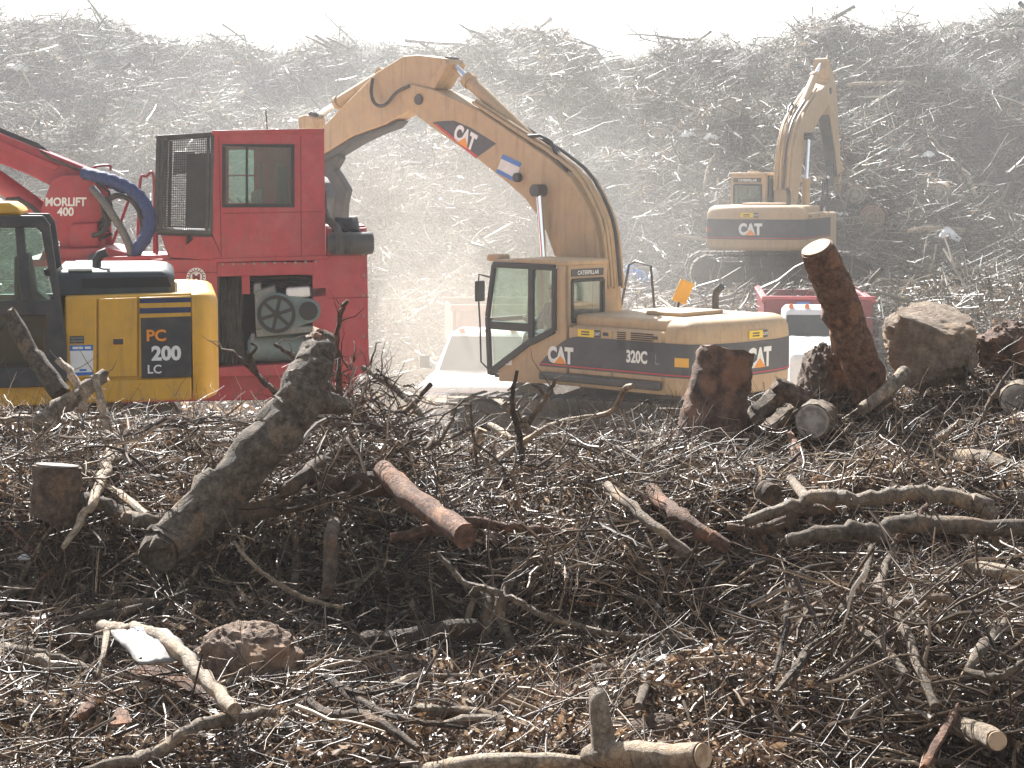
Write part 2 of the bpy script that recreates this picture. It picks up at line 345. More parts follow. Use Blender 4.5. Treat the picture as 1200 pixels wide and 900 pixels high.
# ------------------------------------------------------------------ tracked excavator (shared maker, local metres: x forward, y left, z up)
NC = Vector((at(727,450,30).x, 30, -.06)); NPSI = R(180-43)
def to_local(p, C=NC, psi=NPSI):
    d = Vector(p)-C; c, s = math.cos(psi), math.sin(psi)
    return Vector((d.x*c+d.y*s, -d.x*s+d.y*c, d.z))
def plane_hit(px, py, axis, val):          # photo pixel -> local point on the plane axis=val of the near machine
    o = to_local((0,0,CZ)); d = ray(px, py); e = to_local(Vector((0,0,CZ))+d)-o
    t = (val-o[axis])/e[axis]; return o+e*t
def bp(px, py):  q = plane_hit(px, py, 1, .0); return (q.x, q.z)
def sd(px, py):  q = plane_hit(px, py, 1, 1.27); return (q.x, q.z)
def rr(px, py):  q = plane_hit(px, py, 0, 0.0); return (q.y, q.z)

# plan outline of the upper body, left front -> round the tail -> right front
def chaikin(p, n=3):
    for _ in range(n):
        q = [p[0]]
        for a, b in zip(p[:-1], p[1:]): q += [a.lerp(b,.25), a.lerp(b,.75)]
        p = q+[p[-1]]
    return p
PLAN = chaikin([Vector((1.45,1.25)),Vector((-1.6,1.25)),Vector((-1.84,1.25)),Vector((-2.0,1.25)),Vector((-2.36,1.20)),Vector((-2.62,.55)),Vector((-2.62,-.55)),Vector((-2.36,-1.20)),Vector((-2.0,-1.25)),Vector((-1.84,-1.25)),Vector((-1.6,-1.25)),Vector((1.45,-1.25))])
PL = [0]
for a, b in zip(PLAN[:-1], PLAN[1:]): PL.append(PL[-1]+(b-a).length)
def plan(s, off=0.0):
    s = max(0, min(PL[-1]-1e-4, s)); k = next(i for i in range(len(PL)-1) if PL[i+1] >= s)
    f = (s-PL[k])/max(1e-6, PL[k+1]-PL[k]); p = PLAN[k].lerp(PLAN[k+1], f); d = (PLAN[k+1]-PLAN[k]).normalized()
    return Vector((p.x - (-d.y)*off*-1*-1, p.y + (-d.x)*off*1)) if False else p + Vector((d.y, -d.x))*(-off if False else off)*1
_t = plan(.5, .1)
SGN = 1 if _t.y > 1.25 else -1
def on_plan(s, z, off=.004): p = plan(s, SGN*off); return (p.x, p.y, z)
S_MID = PL[-1]/2
S_CW = next(PL[i] for i in range(len(PL)) if PLAN[i].x < -1.83)
def band(mb, s0, s1, z0, z1, off, n=60, t=.003, zf0=None):
    ss = [s0+(s1-s0)*i/n for i in range(n+1)]
    rings = []
    for s in ss:
        za = zf0(s) if zf0 else z0
        rings.append([on_plan(s,za,off), on_plan(s,z1,off), on_plan(s,z1,off-.02), on_plan(s,za,off-.02)])
    mb.loft(rings); return mb

def belt_path(hl=1.83, r=.40, z0=.0, H_=.86, n=12):
    pts = []; zc = z0+H_/2; rr_ = H_/2
    for i in range(n+1): a = -math.pi/2 + math.pi*i/n; pts.append(Vector((hl+rr_*math.cos(a), 0, zc+rr_*math.sin(a))))
    for i in range(n+1): a = math.pi/2 + math.pi*i/n; pts.append(Vector((-hl+rr_*math.cos(a), 0, zc+rr_*math.sin(a))))
    return pts
def make_tracks(root, rel):
    c, s = math.cos(rel), math.sin(rel)
    rot = lambda p: (p[0]*c-p[1]*s, p[0]*s+p[1]*c, p[2])
    MB(xf=rot).box((-.75,-.9,.42),(.75,.9,.86)).build('undercarriage_frame', 'track_steel', root, bev=.03)
    for sg in (-1, 1):
        pts = belt_path(); closed = pts+[pts[0]]
        L_ = [0]
        for a, b in zip(closed[:-1], closed[1:]): L_.append(L_[-1]+(b-a).length)
        n = 49; mb = MB(xf=rot); y0 = sg*1.19
        for k in range(n):
            q = L_[-1]*k/n; i = next(j for j in range(len(L_)-1) if L_[j+1] > q)
            f = (q-L_[i])/(L_[i+1]-L_[i]); p = closed[i].lerp(closed[i+1], f); d = (closed[i+1]-closed[i]).normalized(); nn = Vector((d.z,0,-d.x))
            P = p+Vector((0,y0,0))
            mb.bar(P-d*.088, P+d*.088, .03, .60*1, nrm=(0,1,0))
            mb.bar(P-d*.010+nn*.018+d*.05, P+d*.010+nn*.018+d*.05, .03, .60, nrm=(0,1,0))
        belt = mb.build('track', 'track_steel', root)
        f = MB(xf=rot); f.box((-1.55,y0-.16,.2),(1.55,y0+.16,.60)).build('track_frame', 'track_steel', root, bev=.04)
        for nm, x, r_ in (('idler',1.83,.37),('sprocket',-1.83,.37)):
            w = MB(xf=rot); w.cyl((x,y0-.13,.43),(x,y0+.13,.43),r_,28); w.cyl((x,y0-.2,.43),(x,y0+.2,.43),r_*.5,20); w.build(nm, 'track_steel', belt, bev=.02)
        for i in range(7):
            x = -1.35+i*.45; w = MB(xf=rot); w.cyl((x,y0-.17,.17),(x,y0+.17,.17),.12,16); w.build('roller', 'track_steel', belt)

BOOM = [(478,107),(486,98),(515.5,105),(567,128),(616,161),(652,186),(678,209),(697,241),(706,267),(711,300),(714,340),(716,375),(706,392),(694,392),(682,372),(668,335),(657,297),(649,274),(639,254),(622.7,232),(600,212),(567.5,186),(515.5,150.5),(489.5,131),(480,118)]
ARM = [(496,64.7),(530,69),(533,75),(512,108),(505,120),(488,128),(457,146),(418,160),(379,184),(352,206),(338,214),(331,206),(336,196),(356,176),(379,154),(412,120),(447,85),(478,66)]
def make_excavator(name, label, loc, psi, trackpsi, boom_rot=0, arm_rot=0, group=None, near=True):
    root = thing(name, label, 'excavator', loc, psi, group)
    B = lambda nm, mb, m, par=root, **k: mb.build(nm, m, par, **k)
    make_tracks(root, trackpsi-psi)
    t = MB(); t.cyl((0,0,.80),(0,0,1.06),.62,36); B('turntable', t, 'track_steel')
    # upper body
    m = MB().box((-1.84,-1.22,1.04),(1.42,1.22,1.24)); B('deck_frame', m, 'cat_paint', bev=.03)
    m = MB().box((-1.86,-1.235,1.2),(-.03,1.235,1.96)).box((-1.84,-1.12,1.9),(-.03,1.12,2.12)); body = B('engine_housing', m, 'cat_paint', bev=.07, seg=3)
    m = MB().box((0,-1.23,1.2),(1.40,-.50,1.92)); tank = B('fuel_tank', m, 'cat_paint', bev=.06)
    m = MB()
    cw = [p for p in PLAN if p.x < -1.855]; cw = [Vector((-1.87,1.25))]+cw+[Vector((-1.87,-1.25))]
    rings = []
    for z, i in ((1.03,.16),(1.045,.07),(1.09,.02),(1.15,0),(1.5,0),(1.85,0),(1.96,.012),(2.04,.05),(2.10,.12),(2.13,.22),(2.135,.4)):
        rings.append([(-1.87+(p.x+1.87)*(1-i/.92*.98), p.y*(1-i/1.25), z) for p in cw])
    m.loft(rings); cwt = B('counterweight', m, 'cat_paint', smooth=True)
    # side doors
    for x0, x1 in ((-.87,-.04),(-1.80,-.91)):
        for sg in (1,-1):
            m = MB().box((x0,sg*1.236,1.24),(x1,sg*1.255,1.93)); d = B('side_door', m, 'cat_paint', bev=.008)
            h = MB().box((x0+.06,sg*1.255,1.84),(x0+.16,sg*1.27,1.89)); B('latch', h, 'charcoal', d, bev=.005)
    g = MB()
    for x0, x1 in ((-1.14,-.98),(-1.66,-1.24)):
        for i in range(9):
            z = 1.66+i*.03
            g.box((x0,1.25,z),(x1,1.262,z+.018))
    B('grille', g, 'black', body)
    m = MB().bar((-1.84,1.30,1.17),(.50,1.30,1.17),.12,.10,nrm=(0,1,0)); B('side_rail', m, 'charcoal', bev=.03)
    # dark band and its lines
    s_sw0 = 1.45-.55; s_sw1 = 1.45+.25
    z0, z1 = 1.31, 1.80
    def low(s): return z0
    m = MB()
    ss = [s_sw0+(PL[-1]-.9-s_sw0)*i/120 for i in range(121)]
    rings = []
    for s in ss:
        top = z0+.03+(z1-z0-.03)*math.sin(min(1,(s-s_sw0)/(s_sw1-s_sw0))*math.pi/2)
        rings.append([on_plan(s,z0,.012), on_plan(s,top,.012), on_plan(s,top,-.01), on_plan(s,z0,-.01)])
    m.loft(rings); B('dark_band', m, 'decal_dark')
    m = MB(); band(m, s_sw0, PL[-1]-.9, 1.335, 1.352, .0165, 120); B('red_line', m, 'red_line')
    def on(s0, zc, off=.017): return lambda a, b: on_plan(s0+a, zc+b, off)
    for s0, zc, h in ((1.45-.12,1.50,.26),(S_MID,1.56,.30)):
        m = letters(MB(), 'CAT', h, on(s0,zc,.0175), .055, .80, spacing=.98); B('lettering', m, 'white_letter')
        m = MB().add([on_plan(s0-.14*h/.3,zc-h/2-.0,.0215),on_plan(s0+.14*h/.3,zc-h/2,.0215),on_plan(s0+.0,zc-h*.02,.0215)],[(0,1,2)]); B('orange_triangle', m, 'orange_letter')
    m = letters(MB(), '320C', .19, on(1.45+1.36,1.57), .04, .74); B('lettering', m, 'white_letter')
    m = letters(MB(), 'L', .16, on(1.45+1.74,1.56), .0, .8); B('lettering', m, 'grey_metal')
    for s0, zc in ((1.45+.42,1.96-.08),(S_MID-.05,1.90)):
        if s0 < 3: zc = 1.86
        m = MB(); band(m, s0-.2, s0+.12, zc-.055, zc+.055, .017, 6); B('yellow_sticker', m, 'yellow_label')
        m = MB(); band(m, s0+.125, s0+.24, zc-.055, zc+.055, .017, 4); B('sticker_logo', m, 'decal_dark')
        m = letters(MB(), 'CAT', .045, on(s0+.18,zc,.0205), .02, 1); B('sticker_letters', m, 'white_letter')
        for dz in (.018,-.02): m = MB(); band(m, s0-.13, s0+.03, zc+dz-.01, zc+dz+.01, .0195, 4); B('sticker_line', m, 'charcoal')
    m = MB(); band(m, 1.45+2.05, 1.45+2.27, 1.47, 1.60, .017, 6); B('yellow_sticker', m, 'mirror_amber')
    m = MB(); c0 = on_plan(1.45+2.4,1.535,.0165); band(m, 1.45+2.36, 1.45+2.44, 1.495, 1.575, .017, 4); B('red_dot', m, 'red_line')
    # exhaust, handrails
    m = MB().tube([(-1.35,-.62,2.1),(-1.35,-.62,2.36),(-1.37,-.62,2.44),(-1.47,-.62,2.52)], .055, 14); B('exhaust_pipe', m, 'charcoal', smooth=True)
    m = MB(); m.tube([(.2,-1.1,1.9),(.3,-1.1,2.75),(.62,-1.1,2.82),(.75,-1.1,2.75),(.95,-1.1,1.9)], .02, 8); B('handrail', m, 'charcoal', smooth=True)
    m = MB().box((-1.6,-.5,2.12),(-.9,.5,2.18)); B('hood_hatch', m, 'cat_paint', bev=.02)
    # ---- cab
    yl, yr = 1.25, .33; xr = .0; xf = 1.62; zt = 2.90; zb = 1.05
    T = .07
    cab = MB()
    # yellow lower side with the diagonal sill, and rear pillar
    P_ = [sd(583,447),(0,1.06),(0,2.86),(.22,2.86),(.28,1.86),(.55,1.72),sd(583,425)]
    for y in (yl-.02, yr+.02): cab.prism([(x,y+.02,z) for x,z in P_], (0,-.05,0))
    cab.box((0,yr,1.06),(.06,yl,1.98)); cab.box((0,yr,2.64),(.06,yl,2.86)); cab.box((0,yr,1.9),(.06,yr+.1,2.7)); cab.box((0,yl-.1,1.9),(.06,yl,2.7))
    B('cab_body', cab, 'cat_paint', bev=.02)
    m = MB().box((.02,yr+.02,1.06),(xf-.08,yl-.04,1.12)); B('cab_floor', m, 'charcoal')
    m = MB().box((-.03,yr-.02,2.84),(1.1,yl+.02,2.93)).box((1.1,yr-.01,2.82),(xf-.12,yl+.01,2.90)); roof = B('cab_roof', m, 'cat_paint', bev=.035, seg=3)
    m = MB().box((xf-.16,yl-.32,2.86),(xf+.1,yl-.04,2.97)); B('visor', m, 'cat_paint', bev=.03)
    # black frame
    fr = MB()
    for y in (yl+.01, yr-.01):
        A0 = (xf-.12,y,2.82); A1 = (xf+.02,y,2.0); A2 = (xf-.03,y,1.10)
        fr.bar(A0, A1, .075, .06); fr.bar(A1, A2, .075, .06); fr.bar((.24,y,2.81), A0, .09, .06)
        fr.bar((.72,y,2.8),(.72,y,1.72),.10,.06); fr.bar((.25,y,2.8),(.25,y,1.86),.08,.06)
        fr.bar((.25,y,1.87),(.72,y,1.66),.10,.06); fr.bar((.72,y,1.68),(1.55,y,1.16),.10,.06)
        fr.bar((.72,y,1.88),(1.58,y,1.88),.13,.058)
    for z in (2.82,1.95,1.12): fr.bar((xf-(.1 if z>2.5 else -.01 if z>1.5 else .05),yr,z),(xf-(.1 if z>2.5 else -.01 if z>1.5 else .05),yl,z),.07,.07,nrm=(0,0,1))
    B('cab_frame', fr, 'black', bev=.012)
    def pane(pts, vec=(0,-.012,0)): m = MB().prism(pts, vec); return B('window', m, 'cab_glass')
    for y in (yl-.01, yr+.03):
        pane([(.74,y,1.93),(1.58,y,1.93),(1.48,y,2.78),(.74,y,2.78)]); pane([(.27,y,1.9),(.70,y,1.7),(.70,y,2.78),(.27,y,2.78)])
        pane([(.74,y,1.68),(1.52,y,1.2),(1.55,y,1.85),(.74,y,1.85)])
    pane([(xf-.11,yr+.04,2.78),(xf-.01,yr+.04,2.0),(xf-.01,yl-.04,2.0),(xf-.11,yl-.04,2.78)], (-.01,0,0))
    # rear window with its black surround, sign above
    m = MB()
    a0, a1, b0, b1 = yr+.1, yl-.1, 2.02, 2.62
    for p, q in (((a0,b0),(a1,b0)),((a1,b0),(a1,b1)),((a1,b1),(a0,b1)),((a0,b1),(a0,b0))): m.bar((-.012,p[0],p[1]),(-.012,q[0],q[1]),.05,.03,nrm=(1,0,0))
    B('rear_window_seal', m, 'black', bev=.01)
    pane([(.01,a0,b0),(.01,a1,b0),(.01,a1,b1),(.01,a0,b1)], (.01,0,0))
    m = MB().box((-.014,yr+.1,2.68),(-.004,yl-.08,2.79)); sg = B('name_plate', m, 'charcoal')
    m = letters(MB(), 'CATERPILLAR', .065, lambda a,b: (-.0175,(yr+yl)/2-a,2.735+b), .02, .92); B('lettering', m, 'white_letter', sg)
    # inside: seat, console
    m = MB().box((.35,.6,1.5),(.85,1.05,1.62)).bar((.36,.82,1.6),(.26,.82,2.3),.12,.44,nrm=(0,1,0)); m.box((.4,.65,1.12),(.8,1.0,1.5)); B('driver_seat', m, 'seat', bev=.04)
    m = MB().box((1.15,.5,1.12),(1.35,.62,1.95)).box((.5,1.02,1.5),(1.0,1.1,1.75)); m.tube([(1.05,.95,1.12),(.98,.95,1.9)],.015,6); B('console', m, 'charcoal', bev=.01)
    # mirror on the front corner, handrail, warning sticker
    m = MB().tube([(xf-.05,yl+.03,2.62),(xf+.12,yl+.10,2.66),(xf+.14,yl+.10,2.45)],.014,6).tube([(xf+.14,yl+.10,2.4),(xf+.1,yl+.10,1.9),(xf+.08,yl+.1,1.3),(xf-.02,yl+.03,1.18)],.014,6); mm = B('mirror_arm', m, 'black')
    m = MB().box((xf+.10,yl-.02,2.24),(xf+.135,yl+.19,2.56)); B('mirror', m, 'charcoal', mm, bev=.03)
    m = MB(); q = [sd(593.5-5,418),sd(599,418),sd(599,428),sd(593.5-5,428)]; m.prism([(x,yl+.005,z) for x,z in q],(0,.004,0)); st = B('warning_sticker', m, 'white_letter')
    m = MB(); x0 = (q[0][0]+q[1][0])/2; z0_ = (q[0][1]+q[2][1])/2
    for k in range(3): m.box((x0-.04,yl+.0095,z0_-.035+k*.028),(x0+.04,yl+.011,z0_-.022+k*.028))
    B('sticker_lines', m, 'red_line', st)
    if near:   # amber-lit mirror on the far side of the hood
        q = plane_hit(799,342,1,-1.05)
        m = MB().tube([(q.x+.1,-1.05,1.95),(q.x+.05,-1.05,2.25)],.02,6); pm = B('mirror_post', m, 'black')
        m = MB().bar((q.x+.06,-1.05,q.z-.17),(q.x-.06,-1.12,q.z+.17),.04,.24,nrm=(.6,.8,0)); B('mirror', m, 'mirror_amber', pm, bev=.05, seg=3)
    # ---- boom, arm: outlines in the boom plane, posed about their pins
    FP = Vector(bp(700,385)); TP = Vector(bp(500,117))
    def rot2(p, c, a): d = Vector(p)-c; return Vector((c.x+d.x*math.cos(a)-d.y*math.sin(a), c.y+d.x*math.sin(a)+d.y*math.cos(a)))
    bt = lambda px, py: rot2(Vector(bp(px,py)), FP, boom_rot)
    at_ = lambda px, py: rot2(rot2(Vector(bp(px,py)), TP, arm_rot), FP, boom_rot)
    YC = -.06
    def P3(q, y=0): return Vector((q.x, YC+y, q.y))
    def slab(nm, pts, w, mt, y=0, fn=bt, par=root, bev=.02):
        m = MB().prism([P3(fn(*p), y-w/2) for p in pts], (0,w,0)); return B(nm, m, mt, par, bev=bev)
    boom = slab('boom', BOOM, .46, 'cat_paint')
    arm = slab('arm', ARM, .36, 'cat_paint', fn=at_)
    slab('arm_end_plate', [(516,104),(533,75),(528,72),(506,101)], .42, 'cat_paint', fn=at_, par=arm, bev=.01)
    slab('arm_guard', [(457,147),(470,141),(462,150),(440,158),(420,168),(383,190),(379,185),(418,161)], .30, 'charcoal', fn=at_, par=arm)
    # decals on the boom's left face
    y = .232
    slab('dark_decal', [(515.5,144),(522,142.5),(540,141.5),(560,150),(590,168.5),(578,177),(566,185.5)], .006, 'decal_dark', y=y, par=boom, bev=0)
    slab('decal_line', [(517,145.5),(520,145),(569,183),(566,185)], .004, 'red_line', y=y+.006, par=boom, bev=0)
    c0 = bt(554,161); ex = (bt(582,180)-bt(530,147)).normalized()
    if boom_rot or True:
        up = Vector((-ex.y, ex.x)); up = up if up.y > 0 else -up
        m = letters(MB(), 'CAT', .29, lambda a,b: P3(c0+ex*a+up*b, y+.008), .055, .72, spacing=.98); B('lettering', m, 'white_letter', boom)
        m = MB().add([P3(c0+ex*-.12-up*.145, y+.012), P3(c0+ex*.14-up*.145, y+.012), P3(c0+ex*.01-up*.0, y+.012)],[(0,1,2)]); B('orange_triangle', m, 'orange_letter', boom)
    slab('sticker', [(598,181),(620,191),(612,213),(590,202)], .006, 'plastic_white', y=y, par=boom, bev=0)
    slab('sticker_strip', [(598,181),(620,191),(618,196),(596,186)], .004, 'blue_label', y=y+.006, par=boom, bev=0)
    slab('sticker_strip', [(592,198),(613,209),(612,213),(590,202)], .004, 'blue_label', y=y+.006, par=boom, bev=0)
    k_ = bt(617,208); m = MB().cyl(P3(k_,.23),P3(k_,.32),.075,18); B('pin_cap', m, 'black', boom, bev=.01)
    k_ = bt(500,117); m = MB().cyl(P3(k_,-.27),P3(k_,.27),.09,18); B('pivot_pin', m, 'charcoal', boom, bev=.01)
    # hydraulic cylinders
    def cylr(nm, q0, q1, q2, yy, r1, r2, par=root):      # rod q0->q1, barrel q1->q2
        m = MB().tube([P3(q1,yy),P3(q2,yy)],[r1,r1],16); m.tube([P3(q1,yy),P3(q1.lerp(q2,.06),yy)],[r1*1.25]*2,16); m.tube([P3(q2,yy-.12),P3(q2,yy+.12)],[r1*1.1]*2,14)
        b = B(nm, m, 'cat_paint', par, smooth=True)
        m = MB().tube([P3(q0,yy),P3(q1,yy)],[r2,r2],14); B('piston_rod', m, 'chrome', b, smooth=True)
        m = MB().cyl(P3(q0,yy-.11),P3(q0,yy+.11),r1*.9,14); B('rod_eye', m, 'charcoal', b); return b
    cylr('arm_cylinder', at_(526,73), bt(544,92), bt(626,170), 0, .105, .055)
    for yy in (.34,-.34): cylr('lift_cylinder', bt(645,223), bt(651,306), Vector((1.35,1.25)), yy, .11, .055)
    k_ = bt(645,223); m = MB().cyl(P3(k_,-.42),P3(k_,.42),.075,18); B('boom_pin', m, 'charcoal', boom)
    bc = cylr('bucket_cylinder', at_(367,137), at_(392,121), at_(447,87), 0, .10, .05)
    m = MB().prism([P3(at_(*p),-.14) for p in [(352,137),(362,134),(372,138),(372,150),(354,152)]],(0,.28,0)); B('linkage', m, 'cat_paint', bev=.03)
    # hoses over the boom's back
    for k, yy in enumerate((-.14,-.05,.05,.15,.2)):
        o = 2+2.2*(k%2)
        pth = [bt(a+o*.6, b-o) for a, b in ((560,122),(600,148),(628,166),(655,183),(684,207),(702,240),(712,267),(716,300),(719,340))]
        m = MB().tube(chaikin([P3(q,yy) for q in pth],1), .028, 8); B('hydraulic_line', m, 'cat_paint' if k != 1 else 'charcoal', boom, smooth=True)
    for k in range(2):
        pth = [bt(a, b) for a, b in ((622,160),(640,165-k*6),(652,172-k*5),(660,186),(672,200))]
        m = MB().tube([P3(q,.1+.08*k) for q in pth], .03, 8); B('hose', m, 'black', boom, smooth=True)
    hp = chaikin([P3(at_(446,92),.24),P3(at_(446,110),.3),P3(at_(453,125),.32),P3(at_(465,124),.3),P3(at_(475,108),.28),P3(bt(489,101),.25)],3); m = MB().tube(hp, .03, 8); B('hose', m, 'rubber', arm, smooth=True)
    # thumb and bucket at the arm end
    slab('thumb', [(379,186),(397,178),(399,186),(392,198),(398,207),(407,222),(403,240),(402,264),(388,264),(391,240),(393,224),(384,208),(378,206)], .16, 'charcoal', y=.0, fn=at_)
    bk = [(340,214),(352,206),(372,214),(380,232),(368,262),(338,276),(302,262),(290,238),(300,240),(318,250),(340,252),(352,240),(346,224)]
    slab('bucket', bk, .95, 'charcoal', y=0, fn=at_, bev=.02)
    m = MB()
    for k in range(5):
        q = at_(300,246); q2 = at_(286,232); m.bar(P3(q,-.4+k*.2), P3(q2,-.4+k*.2), .05, .07)
    B('bucket_teeth', m, 'track_steel')
    return root
ex1 = make_excavator('excavator', 'dusty yellow excavator with 320C on its side, arching its boom over the red loader', NC, NPSI, R(160), group='dusty yellow excavators')
FC = Vector((at(908,450,50).x, 50, 1.22))
ex2 = make_excavator('excavator', 'distant yellow excavator seen from behind, arm hanging straight down at the debris hill', FC, R(90-22), R(178), boom_rot=R(-4), arm_rot=R(-34), group='dusty yellow excavators', near=False)
# ------------------------------------------------------------------ yellow excavator at the left edge (side-on, near face at Y=20)
def world_thing(name, label, cat, loc, group=None):
    return thing(name, label, cat, loc, 0, group)
YK = 20.0
kc = at(170,450,YK); KL = Vector((kc.x, YK, 0.0))
komatsu = world_thing('excavator', 'bright yellow excavator cut off by the left edge, with PC 200 LC on its side', 'excavator', KL)
def K(px, py, dy=0.0): return at(px, py, YK+dy) if dy == 0 else (lambda p: Vector((p.x, YK+dy, p.z)))(at(px,py,YK))
def KB(): return MB(off=KL)
def kprism(nm, pts, dy0, dy1, m, par=komatsu, **k):
    mb = KB().prism([K(x,y,dy0) if dy0 else K(x,y) for x,y in pts], (0,dy1-dy0,0)); return mb.build(nm, m, par, **k)
# body with rounded tail, lofted in depth so the rear edge curves away
def rounded(pts, n=4, rad=.25):
    out = []
    P_ = [Vector(p) for p in pts]
    for i, p in enumerate(P_):
        a = P_[i-1]; b = P_[(i+1)%len(P_)]; d = min((a-p).length, (b-p).length)*rad
        pa = p+(a-p).normalized()*d; pb = p+(b-p).normalized()*d
        for k in range(n+1): t = k/n; out.append(tuple(pa.lerp(p,t).lerp(p.lerp(pb,t),t)))
    return out
hb_ = kprism('engine_housing', [(78,347),(224,344),(224,470),(-60,474),(-60,440),(78,440)], .02, 2.6, 'komatsu_paint', bev=.02)
def tail_ring(s):   # s 0..1 round the tail in plan: x pixel extent and depth
    return s
mb = KB(); rings = []
zt_, zb_ = K(224,344).z, K(224,471).z
prof = [(zb_+.0,.10),(zb_+.03,.03),(zb_+.08,0),(zt_-.10,0),(zt_-.04,.02),(zt_-.01,.06),(zt_,.14)]
x0 = K(224.5,400).x; x1 = K(256,400).x
for z, ins in prof:
    ring = [(x0,YK+ins,z)]
    for k in range(13):
        a = -math.pi/2+math.pi/2*k/12; ring.append((x0+(x1-x0-ins)*.25+(x1-x0-ins)*.75*math.cos(a), YK+.42+(.42-ins)*math.sin(a), z))
    for k in range(13):
        a = math.pi/2*k/12; ring.append((x0+(x1-x0-ins)*.25+(x1-x0-ins)*.75*math.cos(a), YK+2.2+(.42-ins)*math.sin(a), z))
    ring.append((x0,YK+2.62-ins,z)); rings.append(ring)
mb.loft(rings); cwk = mb.build('counterweight', 'komatsu_paint', komatsu, smooth=True)
kprism('lower_panel', [(76,446),(223.5,443.5),(223.5,468),(76,471)], -.015, .03, 'komatsu_paint', bev=.012)
d1 = kprism('side_door', [(79,350),(114.5,349.5),(114.5,441),(79,442)], -.018, .03, 'komatsu_paint', bev=.01)
d2 = kprism('side_door', [(116.5,349.5),(161,348.5),(161,440.5),(116.5,441.5)], -.018, .03, 'komatsu_paint', bev=.01)
d3 = kprism('side_door', [(163,348.5),(223,347),(223,440),(163,441)], -.018, .03, 'komatsu_paint', bev=.01)
kprism('handle', [(131,394.5),(147.5,394.5),(147.5,405),(131,405)], -.03, -.016, 'mirror_amber', d2, bev=.006)
kprism('handle_recess', [(133.5,396.5),(145,396.5),(145,403),(133.5,403)], -.034, -.03, 'charcoal', d2)
for a, b in ((349.8,355.3),(361,367.5)): kprism('blue_stripe', [(163.5,a),(223,a-.8),(223,b-.8),(163.5,b)], -.022, -.018, 'navy', d3)
dk = kprism('dark_panel', [(165,372.5),(223.5,371),(223.5,442),(166,443)], -.023, -.018, 'charcoal', d3)
def kt(px, py, off=-.0265):
    c = K(px,py); return lambda a, b: (c.x+a, YK+off, c.z+b)
s_ = 1/(F/YK)
mb = letters(KB(), 'PC', 14*s_, kt(183,393), .03, 1.05); mb.build('lettering', 'orange_letter', dk)
mb = letters(KB(), '200', 18*s_, kt(194.5,414), .045, 1.0); mb.build('lettering', 'white_letter', dk)
mb = letters(KB(), 'LC', 10.5*s_, kt(181,432.5), .02, 1.0); mb.build('lettering', 'white_letter', dk)
kprism('name_plate', [(84,392.5),(100,392.5),(100,401),(84,401)], -.024, -.018, 'charcoal', d1)
for k in range(2):
    kprism('plate_lines', [(85,394+k*3.5),(99,394+k*3.5),(99,395.8+k*3.5),(85,395.8+k*3.5)], -.026, -.024, 'grey_metal', d1)
nt_ = kprism('paper_notice', [(84,403),(110.5,403),(110.5,438),(85,439)], -.024, -.018, 'white_letter', d1)
kprism('notice_header', [(84,403),(110.5,403),(110.5,409.5),(84,409.5)], -.026, -.024, 'blue_label', nt_)
kprism('notice_footer', [(85,435),(110.5,434.5),(110.5,438),(85,439)], -.026, -.024, 'blue_label', nt_)
for a, b in ((87,99),(101,108)): kprism('notice_line', [(a,404.8),(b,404.8),(b,407.6),(a,407.6)], -.0285, -.026, 'white_letter', nt_)
kprism('notice_line', [(95,431),(103,431),(103,433.4),(95,433.4)], -.0262, -.024, 'blue_label', nt_)
# engine hood
mb = KB(); z0 = K(100,345).z; zt2 = K(100,316.5).z
def hood_ring(z, ins): return [(K(68,400).x,YK+.25+ins,z),(K(198,400).x-ins,YK+.25+ins,z),(K(206,400).x-ins,YK+.34+ins,z),(K(206,400).x-ins,YK+2.2-ins,z),(K(198,400).x-ins,YK+2.3-ins,z),(K(68,400).x,YK+2.3-ins,z)]
mb.loft([hood_ring(z0-.02,0),hood_ring(zt2-.10,.0),hood_ring(zt2-.05,.03),hood_ring(zt2-.015,.08),hood_ring(zt2,.16)])
hd = mb.build('engine_hood', 'hood_grey', komatsu, bev=.02)
mb = KB()
for k in range(13): a = 120+k*5.1; mb.prism([K(a,330.5,.245),K(a+3.4,330.5,.245),K(a+3.4,335,.245),K(a,335,.245)],(0,.004,0))
mb.build('louvre', 'plastic_white', hd)
mb = KB().prism([K(96,327.5,.24),K(196,326,.24),K(200,338,.24),K(96,339,.24)],(0,.006,0)); mb.build('louvre_panel', 'black', hd)
mb = KB().box((K(72,0).x, YK+.3, zt2-.02),(K(100,0).x, YK+2.2, zt2+.006)); mb.build('hood_plate', 'plastic_white', hd, bev=.005)
mb = KB().tube([K(112,316,.6),K(112,308,.6),K(116,301,.6),K(124,298,.6)], .05, 12); mb.build('exhaust_pipe', 'charcoal', komatsu, smooth=True)
# cab
def kbars(nm, segs, w, m='charcoal', dy=-.02, t=.09, par=komatsu, bev=.015):
    mb = KB()
    for a, b in segs: mb.bar(K(*a,dy), K(*b,dy), w, t)
    return mb.build(nm, m, par, bev=bev)
for dy in (-.02, 1.0):
    fr = kprism('cab_frame', [(-70,251),(54,252),(61,262),(80,393),(82,436),(78,450),(-70,452),(-70,430),(55,428),(56,368),(-70,366),(-70,350),(66,350),(51,266),(-70,266)], dy-.04, dy+.04, 'charcoal', bev=.012)
for dx in ((51,266),(66,350),(80,440)): KB().bar(K(*dx,0), K(*dx,1.0), .07, .07).build('cab_crossbar', 'charcoal', komatsu, bev=.01)
kprism('cab_roof', [(-70,236),(16,237),(27,244),(30,251.5),(-70,251)], -.02, 1.05, 'komatsu_paint', bev=.04)
kprism('window', [(-70,268),(49,268),(63,350),(-70,350)], .01, .018, 'cab_glass'); kprism('window', [(-70,268),(49,268),(63,350),(-70,350)], .98, .988, 'cab_glass')
kprism('window', [(-70,366),(54,368),(54,428),(-70,430)], .0, .01, 'dark_glass')
